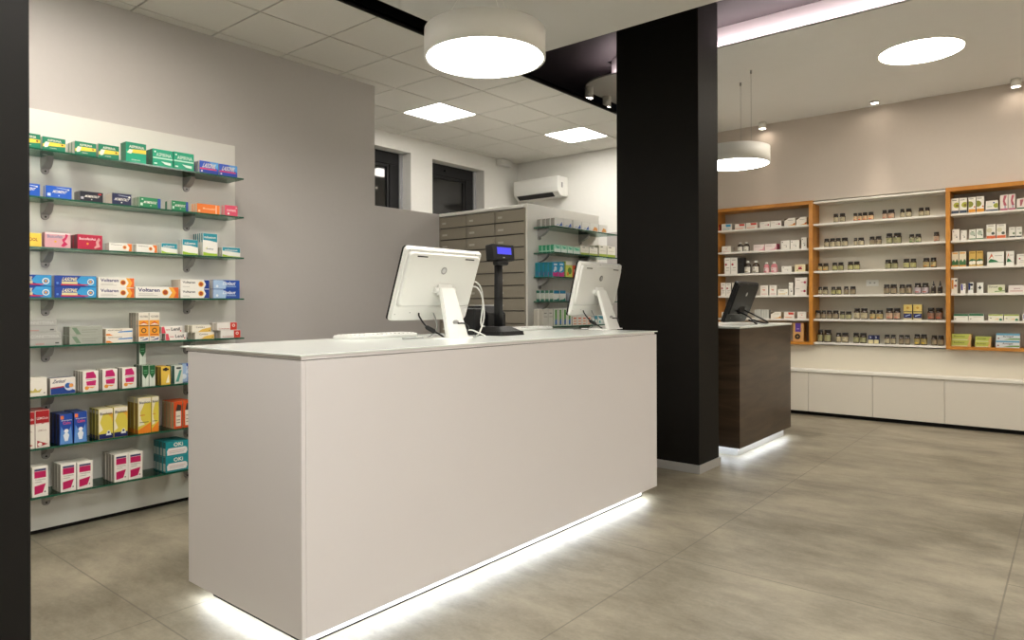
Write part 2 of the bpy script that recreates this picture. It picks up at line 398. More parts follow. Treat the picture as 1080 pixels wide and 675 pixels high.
pendant(-2.46, 6.29, 2.545, .31, .15, 'round white drum pendant half hidden by the pillar, over the dark counter', 'wires', a0=-24, cr=.2, zc=SZ)
G_PEND = glow('added_fill_light', (1.0, .97, .93), L_FILL)  # fill glow for the unseen pendants added for brightness
pendant(-.95, .60, 2.515, .312, .137, 'added unseen round white drum pendant hanging above the viewpoint near the counter end', 'rose')  # unseen, added to light the counter front and end
_g = G_PEND; G_PEND = glow('added_aisle_light', NEUT, 12.0)
pendant(-2.40, .55, 2.515, .312, .137, 'added unseen round white drum pendant hanging over the aisle by the wall shelves', 'rose')  # unseen, added to brighten the aisle floor and end panel
G_PEND = _g
pendant(1.9, .6, 2.3, .45, .137, 'added unseen round white drum pendant hanging behind the viewpoint', 'rose')  # unseen, added as side light on the counter front
pendant(2.2, 3.1, 2.3, .45, .137, 'added unseen round white drum pendant hanging over the open floor beyond the view', 'rose')  # another unseen pendant added as side light for the counter
def flush(x, y, label):
    e = tag(empty('flush_ceiling_light', (x, y, SZ)), label, 'ceiling light', 'round lights let into the far ceiling')
    m = MB(); m.lathe([(.309, -.004), (.309, -.001)], (0, 0, 0), G_FLUSH, 64, smooth=False); m.build('diffuser', e)
    m = MB(); n = 64
    for z, r in ((-.006, 0),):
        pass
    a = [(.311 * math.cos(2 * PI * i / n), .311 * math.sin(2 * PI * i / n)) for i in range(n)]
    b = [(.324 * math.cos(2 * PI * i / n), .324 * math.sin(2 * PI * i / n)) for i in range(n)]
    for i in range(n):
        j = (i + 1) % n
        m.face([(a[i][0], a[i][1], -.006), (a[j][0], a[j][1], -.006), (b[j][0], b[j][1], -.006), (b[i][0], b[i][1], -.006)], M_LAMPW)
        m.face([(b[i][0], b[i][1], -.006), (b[j][0], b[j][1], -.006), (b[j][0], b[j][1], 0), (b[i][0], b[i][1], 0)], M_LAMPW)
        m.face([(a[i][0], a[i][1], -.006), (a[j][0], a[j][1], -.006), (a[j][0], a[j][1], -.002), (a[i][0], a[i][1], -.002)], M_LAMPW)
    m.build('rim', e); return e
flush(-1.005, 6.65, 'bright round light let into the far white ceiling')
flush(1.45, 6.65, 'added unseen round ceiling light beyond the edge of the view')  # unseen twin of the round light, added for brightness
def spot(x, y, z, top, label, tilt=(0, 0), power=P_SPOT, r=.042, cone=75, grp='tube spots in the ceiling gaps'):
    e = tag(empty('ceiling_spotlight', (x, y, z)), label, 'spotlight', grp)
    L = top - z
    m = MB(); m.lathe([(r - .004, .008), (r - .004, 0), (r, 0), (r, L)], (0, 0, 0), M_LAMPW, 24); m.build('tube_housing', e)
    m = MB(); m.lathe([(r - .006, .004), (r - .006, .007)], (0, 0, 0), G_SPOT, 24, smooth=False); m.build('lens', e)
    ld = bpy.data.lights.new('spot_beam', 'SPOT'); ld.energy = power; ld.color = WARM; ld.spot_size = math.radians(cone); ld.spot_blend = 1.0; ld.shadow_soft_size = .03
    lo = bpy.data.objects.new('spot_beam', ld); C.objects.link(lo); lo.parent = e; lo.location = (0, 0, -.004); lo.rotation_euler = (tilt[0], tilt[1], 0)
    return e
R_ = math.radians
spot(-2.83, 8.08, 3.29, SZ, 'short tube spot on the far ceiling over the bay behind the walnut counter', (R_(3), 0), P_SPOT * .35, cone=34)
spot(-1.63, 8.00, 3.345, SZ, 'shallow spot on the far ceiling over the white shelving bay', (R_(3), 0), P_SPOT * 1.1, cone=36)
spot(-.434, 8.06, 3.29, SZ, 'short tube spot on the far ceiling over the outer orange bay', (R_(3), 0), P_SPOT * .35, cone=34)
spot(.8, 7.95, 3.29, SZ, 'added unseen tube spot over the shelving beyond the view', (R_(3), 0), P_SPOT * .35, cone=34)  # unseen extra spot, added for brightness along the far wall
spot(-3.67, 5.67, 3.255, SZ, 'short tube spot at the rounded corner of the far ceiling', (0, 0), 6, r=.042)
spot(-3.70, 6.05, 3.255, SZ, 'short tube spot against the black pillar edge, under the far ceiling', (0, 0), 6, r=.042)
for k, yy in enumerate((.35, 1.05, 1.75)):  # unseen spots, added to light the wall shelves
    spot(-3.246, yy, 3.05, HZ, ('first', 'second', 'third')[k] + ' added unseen spot in the black ceiling gap facing the wall shelves', (0, R_(32)), L_SHELF, r=.036, cone=120)

# ================================================================== COUNTERS
def led_ring(e, x0, x1, y0, y1, z, w=.012):
    m = MB()
    m.box(x1, x1 + w, y0 - w, y1, z, z + .003, G_STRIP); m.box(x0, x1, y0 - w, y0, z, z + .003, G_STRIP)
    return m.build('led_strip', e)
# main counter: x -3.0 (staff side) .. -2.121 (customer side), y 1.409 .. 4.075
e = tag(empty('shop_counter', (-2.55, 2.74, 0)), 'long pale lilac-beige counter with white glass top and glowing base', 'counter')
ox, oy = 2.55, -2.74
def LB(mb, x0, x1, y0, y1, z0, z1, mm, bev=0.0, seg=1): mb.box(x0 + ox, x1 + ox, y0 + oy, y1 + oy, z0, z1, mm, bev, seg)
m = MB()
LB(m, -2.139, -2.121, 1.427, 4.075, .06, 1.0515, M_LAM, .0012); m.build('front_panel', e)
m = MB(); LB(m, -2.965, -2.121, 1.409, 1.4265, .06, 1.0515, M_LAM, .0012); m.build('end_panel', e)
m = MB(); LB(m, -2.965, -2.139, 4.057, 4.075, .06, 1.0515, M_LAM, .0012); m.build('end_panel', e)
m = MB(); LB(m, -2.965, -2.947, 1.427, 4.057, .06, 1.0515, M_LAM, .0012); LB(m, -2.947, -2.139, 1.427, 4.057, .06, .078, M_LAM); LB(m, -2.95, -2.15, 1.44, 4.05, 1.03, 1.0515, M_BLACK); m.build('carcass', e)
m = MB(); LB(m, -2.985, -2.120, 1.409, 4.045, 1.0545, 1.067, M_LAM, .001); m.build('top_board', e)
m = MB(); LB(m, -3.02, -2.116, 1.402, 4.083, 1.067, 1.0735, M_WHITEG, .001); m.build('glass_top', e)
m = MB(); LB(m, -2.88, -2.190, 1.475, 3.992, .004, .06, mat('white_plinth', (.8, .8, .8), .4), .001); LB(m, -2.876, -2.188, 1.473, 3.994, 0, .006, M_BLACK); m.build('plinth', e)
m = MB(); LB(m, -2.165, -2.150, 1.445, 4.02, .054, .0595, G_STRIP); LB(m, -2.93, -2.165, 1.445, 1.460, .054, .0595, G_STRIP); m.build('led_strip', e)
# dark walnut counter
e = tag(empty('wooden_counter', (-2.55, 6.10, 0)), 'dark walnut counter with pale glass top standing behind the black pillar', 'counter')
oy = -6.10
m = MB(); LB(m, -2.121, -2.103, 5.46, 6.745, .075, 1.045, M_WALNUT, .001); m.build('front_panel', e)
m = MB(); LB(m, -3.05, -2.121, 5.46, 5.478, .075, 1.045, M_WALNUT, .001); m.build('end_panel', e)
m = MB(); LB(m, -3.05, -2.121, 6.727, 6.745, .075, 1.045, M_WALNUT, .001); m.build('end_panel', e)
m = MB(); LB(m, -3.05, -3.03, 5.478, 6.727, .075, 1.045, M_WALNUT); LB(m, -3.03, -2.121, 5.478, 6.727, .075, .095, M_WALNUT); LB(m, -3.03, -2.121, 5.478, 6.727, 1.02, 1.045, M_BLACK); m.build('carcass', e)
m = MB(); LB(m, -3.07, -2.095, 5.452, 6.753, 1.048, 1.064, M_WHITEG, .001); m.build('glass_top', e)
m = MB(); LB(m, -2.98, -2.150, 5.54, 6.68, 0, .075, M_ALU, .001); m.build('plinth', e)
m = MB(); LB(m, -2.135, -2.124, 5.50, 6.72, .069, .0745, G_STRIP); LB(m, -2.98, -2.135, 5.50, 5.511, .069, .0745, G_STRIP); m.build('led_strip', e)

# ================================================================== THINGS ON THE COUNTERS
TOP = 1.0735
def monitor(name, label, loc, rz, lean, W, H, shell, zb, yb, leg_top, foot):
    """screen faces local +y; we look at its back (-y). zb, yb: lower edge of the panel relative to the foot"""
    e = tag(empty(name, loc, rz), label, 'monitor')
    ca, sa = math.cos(lean), math.sin(lean)
    sx_ = leg_top or 0.0
    def P(x, y, z): return Vector((x + sx_, yb - z * sa + y * ca, zb + z * ca + y * sa))     # y: along the panel normal, z: up the panel
    def ring(w, h, r, y, zc): return [P(x, y, zc + z) for x, z in rrect(w, h, r)]
    m = MB(); m.prism(ring(W, H, .016, 0.0, H / 2), ring(W, H, .016, .012, H / 2), M_BPLAST); m.build('screen_bezel', e)
    m = MB(); m.prism(ring(W - .035, H - .035, .004, .0122, H / 2), ring(W - .035, H - .035, .004, .0135, H / 2), M_SCREEN); m.build('screen', e)
    m = MB(); a = ring(W, H, .02, -.0005, H / 2); b = ring(W - .004, H - .004, .02, -.014, H / 2); c = ring(W - .022, H - .022, .02, -.021, H / 2)
    m.prism(a, b, shell, True); m.prism([p for p in b], c, shell, True)
    hz = H * .60 + .02
    m.prism(ring(W - .03, H * .74, .02, -.0215, H * .575), ring(W - .055, H * .70, .03, -.034, H * .58), shell, True)
    sh = m.build('back_shell', e)
    for sx in (-1, 1):
        m = MB()
        m.box(sx * W * .31 - .035, sx * W * .31 + .035, -.0005, 0, -.003, .003, M_BPLAST)
        me = m.build('vent_slot', e)
        for v in me.data.vertices: v.co = P(v.co.x, -.0348 + v.co.y * 2, H * .895 + v.co.z)
    m = MB(); n = 24
    m.prism([P(.02 * math.cos(2 * PI * i / n), -.034, H * .72 + .02 * math.sin(2 * PI * i / n)) for i in range(n)], [P(.02 * math.cos(2 * PI * i / n), -.0352, H * .72 + .02 * math.sin(2 * PI * i / n)) for i in range(n)], M_GPLAST)
    n2 = 16; m.prism([P(.013 * math.cos(2 * PI * i / n2), -.0353, H * .72 + .013 * math.sin(2 * PI * i / n2)) for i in range(n2)], [P(.013 * math.cos(2 * PI * i / n2), -.0356, H * .72 + .013 * math.sin(2 * PI * i / n2)) for i in range(n2)], M_ALU)
    m.build('round_badge', e)
    m = MB()
    for sx, sz in ((-.46, .96), (-.05, .965), (.4, .965), (-.46, .1), (-.28, .12), (.2, .12)):
        m.prism([P(sx * W + .003 * math.cos(k), -.0205, sz * H + .003 * math.sin(k)) for k in range(6)], [P(sx * W + .003 * math.cos(k), -.0225, sz * H + .003 * math.sin(k)) for k in range(6)], M_GPLAST)
    m.build('screw', e)
    return e, P
def white_monitor(label, loc, rz, lean=20, H=.395, dx=-.03):
    e, P0 = monitor('monitor', label, loc, rz, R_(lean), .56, H, M_PLAST, .098, .195, dx, None)
    def P(x, y, z): return P0(x - dx, y, z)
    m = MB(); top = P(0, -.05, .175)
    m.tube([P(-.075, -.042, .18), P(.075, -.042, .18)], .014, M_PLAST, 14); m.box(-.05, .05, -.012, .012, -.03, .03, M_PLAST, .004, 2, Matrix.Translation(P(0, -.04, .18)))
    m.build('hinge', e)
    m = MB(); t = P(0, -.058, .185)
    a = [(-.075, -.016, 0), (.075, -.016, 0), (.075, .012, 0), (-.075, .012, 0)]
    b = [(-.052, t.y - .010, t.z + .012), (.052, t.y - .010, t.z + .012), (.052, t.y + .014, t.z + .012), (-.052, t.y + .014, t.z + .012)]
    m.prism(a, b, M_PLAST); bmesh.ops.bevel(m.bm, geom=m.bm.edges[:], offset=.004, segments=2, affect='EDGES'); m.build('stand_leg', e)
    m = MB(); m.prism([(x, .09 + y, 0) for x, y in rrect(.24, .22, .03)], [(x, .09 + y, .007) for x, y in rrect(.236, .216, .03)], M_PLAST); m.build('base_plate', e)
    m = MB(); n = 20
    m.prism([(.0 + .022 * math.cos(2 * PI * i / n), -.0175 + (t.y + .006) * .3, .082 + .014 * math.sin(2 * PI * i / n)) for i in range(n)], [(.022 * math.cos(2 * PI * i / n), -.013 + (t.y + .006) * .3, .082 + .014 * math.sin(2 * PI * i / n)) for i in range(n)], M_GPLAST)
    m.build('cable_hole', e)
    return e
white_monitor('white monitor seen from behind beside the till display pole', (-2.503, 2.600, TOP), PI / 2)
white_monitor('white monitor seen from behind at the pillar end of the counter', (-2.503, 4.165, TOP), PI / 2, 14, .383, 0.0)
# black monitor on the walnut counter
e, P = monitor('monitor', 'black monitor leaning on a wire stand on the dark walnut counter', (-2.27, 6.16, 1.064), PI / 2, R_(21), .52, .385, M_BPLAST, .022, .165, None, None)
m = MB()
for sx in (-.1, .1):
    m.tube(smooth_path([P(sx, -.036, .12), (sx, -.02, .07), (sx * 1.6, -.10, .014), (sx * .6, -.075, .014), (sx * .5, .0, .04)], 6), .007, M_BPLAST, 8)
m.build('wire_stand', e)
m = MB(); m.box(-.06, .06, -.01, .01, -.04, .04, M_BPLAST, .004, 1, Matrix.Translation(P(0, -.035, .13))); m.build('hinge', e)

# till display on a pole
e = tag(empty('pole_display', (-2.585, 3.035, TOP), R_(90)), 'black till display on a pole with a lit blue screen', 'pole display')
m = MB()
m.prism([(x, y, 0) for x, y in rrect(.215, .22, .02)], [(x, y, .024) for x, y in rrect(.205, .21, .02)], M_BPLAST)
m.prism([(x, y, .024) for x, y in rrect(.195, .19, .02)], [(x - .01, .012 + y, .050) for x, y in rrect(.13, .12, .02)], M_BPLAST); m.build('base', e)
m = MB(); m.prism([(x, .005 + y, .048) for x, y in rrect(.046, .04, .01)], [(x, .005 + y, .44) for x, y in rrect(.042, .036, .01)], M_BPLAST, True); m.build('pole', e)
hM = Matrix.Translation((0, -.005, .470)) @ Matrix.Rotation(R_(-5), 4, 'Z') @ Matrix.Rotation(R_(-6), 4, 'X')
m = MB(); m.box(-.084, .094, -.03, .03, -.042, .050, M_BPLAST, .006, 2, hM); m.box(-.045, .045, -.025, .02, -.068, -.042, M_BPLAST, .008, 2, hM); hd = m.build('display_head', e)
m = MB(); m.box(-.048, .066, -.0312, -.0302, -.008, .032, M_LCD, 0, 1, hM)
m.box(-.004, .010, -.0306, -.0302, -.030, -.024, M_GPLAST, 0, 1, hM); m.build('lit_screen', hd)
# receipt printer
e = tag(empty('receipt_printer', (-2.80, 3.15, TOP), R_(90)), 'black receipt printer standing behind the till display pole', 'printer')
m = MB()
sec = [(-.10, 0), (.10, 0), (.10, .15), (.06, .168), (-.04, .168), (-.10, .12)]
m.prism([(-.085, y, z) for y, z in sec], [(.085, y, z) for y, z in sec], M_BPLAST); bmesh.ops.bevel(m.bm, geom=m.bm.edges[:], offset=.005, segments=2, affect='EDGES'); m.build('body', e)
m = MB(); m.prism([(x, y, .168) for x, y in rrect(.14, .05, .008)], [(x, y, .174) for x, y in rrect(.13, .045, .008)], M_GPLAST); m.build('paper_cover', e)
m = MB(); m.box(-.02, .05, -.103, -.1, .03, .05, M_GPLAST); m.build('connector_plate', e)
m = MB(); m.box(-.19, -.09, -.09, .09, 0, .155, M_BPLAST, .012, 2); m.build('side_unit', e)
# keyboards at the staff side
def keyboard(label, y0, y1):
    e = tag(empty('keyboard', (-2.925, (y0 + y1) / 2, TOP), R_(90)), label, 'keyboard', 'white keyboards on the pale counter')
    W = y1 - y0
    m = MB(); m.prism([(x, y, .0) for x, y in rrect(W * .985, .15, .03)], [(x, y, .008) for x, y in rrect(W, .165, .04)], M_PLAST, True)
    m.prism([(x, y, .008) for x, y in rrect(W, .165, .04)], [(x, y, .018) for x, y in rrect(W - .012, .153, .035)], M_PLAST, True); b = m.build('case', e)
    m = MB()
    for r in range(5):
        for k in range(15):
            cx = -W / 2 + .035 + (W - .07) * k / 14; cy = -.05 + r * .025
            m.box(cx - .009, cx + .009, cy - .009, cy + .009, .018, .023, M_PLAST, .002)
    m.build('keys', e)
keyboard('slim white keyboard lying along the staff edge behind the first monitor', 2.17, 2.66)
keyboard('slim white keyboard lying behind the monitor by the pillar', 3.46, 3.95)
def cable(label, pts, r, mm, bulge=None, grp=None):
    pth = smooth_path(pts, 8); e = tag(empty('cable', pts[-1]), label, 'cable', grp)
    o = Vector(pts[-1])
    m = MB(); m.tube([p - o for p in pth], r, mm, 8); m.build('cord', e)
    if bulge is not None:
        i = int(bulge * (len(pth) - 1)); d = (pth[i + 1] - pth[i - 1]).normalized(); c = pth[i] - o
        m = MB(); m.tube([c - d * .03, c - d * .022, c + d * .022, c + d * .03], [r, r * 2.6, r * 2.6, r], mm, 12); m.build('ferrite_bead', e)
for dy, a, b in ((0, 'the monitor beside the display pole', 'first'), (1.55, 'the monitor by the pillar', 'second')):
    cable('black power cord with a thick bead hanging from ' + a, [(-2.655, 2.47 + dy, 1.205), (-2.64, 2.462 + dy, 1.185), (-2.60, 2.475 + dy, 1.135), (-2.57, 2.515 + dy, 1.105), (-2.55, 2.55 + dy, TOP + .006)], .0045, M_BPLAST, .62)
    cable('thin grey cord hanging under ' + a, [(-2.655, 2.575 + dy, 1.205), (-2.64, 2.578 + dy, 1.17), (-2.62, 2.565 + dy, 1.12), (-2.63, 2.50 + dy, TOP + .004), (-2.66, 2.36 + dy, TOP + .004)], .0035, M_GPLAST)
    cable('short black cord leaving the stand hole of ' + a, [(-2.500, 2.602 + dy, 1.152), (-2.488, 2.640 + dy, 1.150), (-2.505, 2.690 + dy, 1.125), (-2.59, 2.74 + dy, TOP + .006)], .004, M_BPLAST)
M_WCORD = mat('white_cord', (.7, .7, .66), .4)
cable('white cord looping from the monitor edge down to the printer', [(-2.615, 2.80, 1.37), (-2.60, 2.855, 1.375), (-2.60, 2.90, 1.33), (-2.61, 2.92, 1.24), (-2.62, 2.915, 1.14), (-2.62, 2.95, TOP + .05)], .0042, M_WCORD)
cable('white cord falling from the monitor edge to the counter top', [(-2.615, 2.80, 1.345), (-2.59, 2.85, 1.345), (-2.57, 2.875, 1.28), (-2.56, 2.875, 1.18), (-2.55, 2.83, 1.10), (-2.55, 2.80, TOP + .004)], .0042, M_WCORD)
cable('white cord lying on the counter between monitor and pole base', [(-2.60, 2.74, TOP + .03), (-2.57, 2.78, TOP + .036), (-2.54, 2.81, TOP + .02), (-2.51, 2.83, TOP + .004)], .004, M_WCORD)

# ================================================================== REAR ROOM
# air conditioner
e = tag(empty('air_conditioner', (-5.06, 6.83, 2.54)), 'white wall air conditioner above the drawer cabinet', 'air conditioner')
m = MB(); sec = [(0, 0), (-.14, 0), (-.205, .05), (-.215, .10), (-.215, .215), (-.20, .232), (0, .232)]
m.prism([(-.335, y, z) for y, z in sec], [(.335, y, z) for y, z in sec], M_PLAST); bmesh.ops.bevel(m.bm, geom=m.bm.edges[:], offset=.004, segments=2, affect='EDGES'); m.build('housing', e)
m = MB(); m.prism([(-.29, -.145, -.0005), (-.29, -.2, .041), (-.29, -.203, .041), (-.29, -.148, -.004)], [(.25, -.145, -.0005), (.25, -.2, .041), (.25, -.203, .041), (.25, -.148, -.004)], M_BPLAST); m.build('air_outlet', e)
m = MB(); m.box(.336, .338, -.14, -.11, .10, .16, M_GPLAST); m.build('side_badge', e)
m = MB(); m.box(-.04, .04, -.10, .10, -.03, .04, M_PLAST, .006, 2)
o = m.build('junction_box', None, (WX + .051, 6.50, 2.985)); tag(o, 'small white box high on the window wall in the ceiling corner', 'box')
# low grey screen with dark opening further right
m = MB(); m.box(-3.92, -3.45, 6.40, 6.46, 0, 2.02, M_WALL, .003)
struct('wall_screen', m)
# drawer cabinet
e = tag(empty('drawer_cabinet', (-3.94, 4.37, 0)), 'tall taupe cabinet of many shallow drawers behind the main counter', 'cabinet')
m = MB(); x0, x1 = -.485, .496
m.box(x0, x1, .02, 1.05, 0, 2.03, M_DRAWER); m.box(x0 - .0, x1, -.002, 1.06, 2.035, 2.062, M_PANEL, .002)
m.box(x0, x0 + .012, 0, .03, 0, 2.035, M_DRAWER); m.box(x1 - .012, x1, 0, .03, 0, 2.035, M_DRAWER); m.build('carcass', e)
cx = [-4.421, -4.093, -3.767, -3.450]; Z0 = 2.026
dr = None
for r in range(19):
    for c in range(3):
        a, b = cx[c] + 3.94 + .004, cx[c + 1] + 3.94 - .004; zt = Z0 - r * .1045; zb = max(.03, zt - .0945)
        m = MB(); m.box(a, b, 0, .018, zb, zt, M_DRAWER, .0015)
        m.box(a, b, .004, .019, zb - .006, zb, mat('dark_drawer_grip', (.03, .026, .02), .5)); d = m.build('drawer', e)
        q = MB(); lw = .045 if r < 1 else .06
        q.box(a + .03, a + .03 + lw, -.001, 0, zt - .062, zt - .045, mat('label_card_paper', (.5, .48, .42), .6)); q.build('label_card', d)

# ================================================================== WALL SHELVES OF GLASS
def glass_unit(label, loc, y0, y1, ztop, zs, gy0, gy1, br, depth, toe_shade=True, edge=None):
    """back panel facing local -y (x along the wall); glass boards on clamp brackets"""
    e = tag(empty('glass_shelf_unit', loc, PI / 2), label, 'shelving')
    m = MB(); m.box(y0, y1, 0.0, .018, .02, ztop, M_PANEL, .001)
    if toe_shade: m.box(y0, y1, .003, .018, 0, .02, M_BLACK)  # black strip standing in for the shade in the base gap
    m.build('back_panel', e)
    for z in zs:
        m = MB(); m.box(gy0, gy1, -depth, -.004, z - .009, z, M_EDGE)
        k = m.mi(M_GLASS)
        for f in m.bm.faces:
            if abs(f.normal.z) > .9: f.material_index = k
        m.build('glass_board', e)
        for y in br:
            m = MB(); n = 8
            prof = [(-.001, -.010), (-.098, -.010), (-.099, -.018), (-.088, -.030), (-.070, -.045), (-.052, -.057), (-.034, -.066), (-.018, -.070), (-.001, -.070)]
            def w_(p): return .024 * (1 - .45 * (abs(p[0]) / .099) ** 1.5)
            m.prism([(y - w_(p), p[0], z + p[1]) for p in prof], [(y + w_(p), p[0], z + p[1]) for p in prof], M_METAL, False)
            bmesh.ops.bevel(m.bm, geom=m.bm.edges[:], offset=.003, segments=2, affect='EDGES')
            m.prism([(y + a, -.0005, z - .052 + b) for a, b in rrect(.044, .096, .021, 6)], [(y + a * .9, -.009, z - .052 + b * .96) for a, b in rrect(.044, .096, .021, 6)], M_METAL)
            m.box(y - .012, y + .012, -.018, -.004, z + .0005, z + .005, M_METAL, .001)
            b = m.build('shelf_bracket', e)
            m = MB(); m.prism([(y + .005 * math.cos(q * PI / 5), -.009, z - .084 + .005 * math.sin(q * PI / 5)) for q in range(10)], [(y + .005 * math.cos(q * PI / 5), -.0105, z - .084 + .005 * math.sin(q * PI / 5)) for q in range(10)], M_BPLAST)
            m.build('screw', b)
    return e
Z1 = [2.078, 1.826, 1.561, 1.294, 1.039, .775, .503, .247]
glass_unit('white wall panel with eight glass shelves of medicine cartons on the grey wall', (-4.412, 1.25, 0), -.95, 1.171, 2.331, Z1, -.93, 1.117, (-.72, .057, .838), .208)
Z2 = [1.877, 1.668, 1.472, 1.275, 1.072, .86]
glass_unit('white panel with glass shelves on the end of the drawer cabinet', (-3.442 + .018, 4.95, 0), -.575, .50, 2.066, Z2, -.50, .47, (-.42, .185), .212)

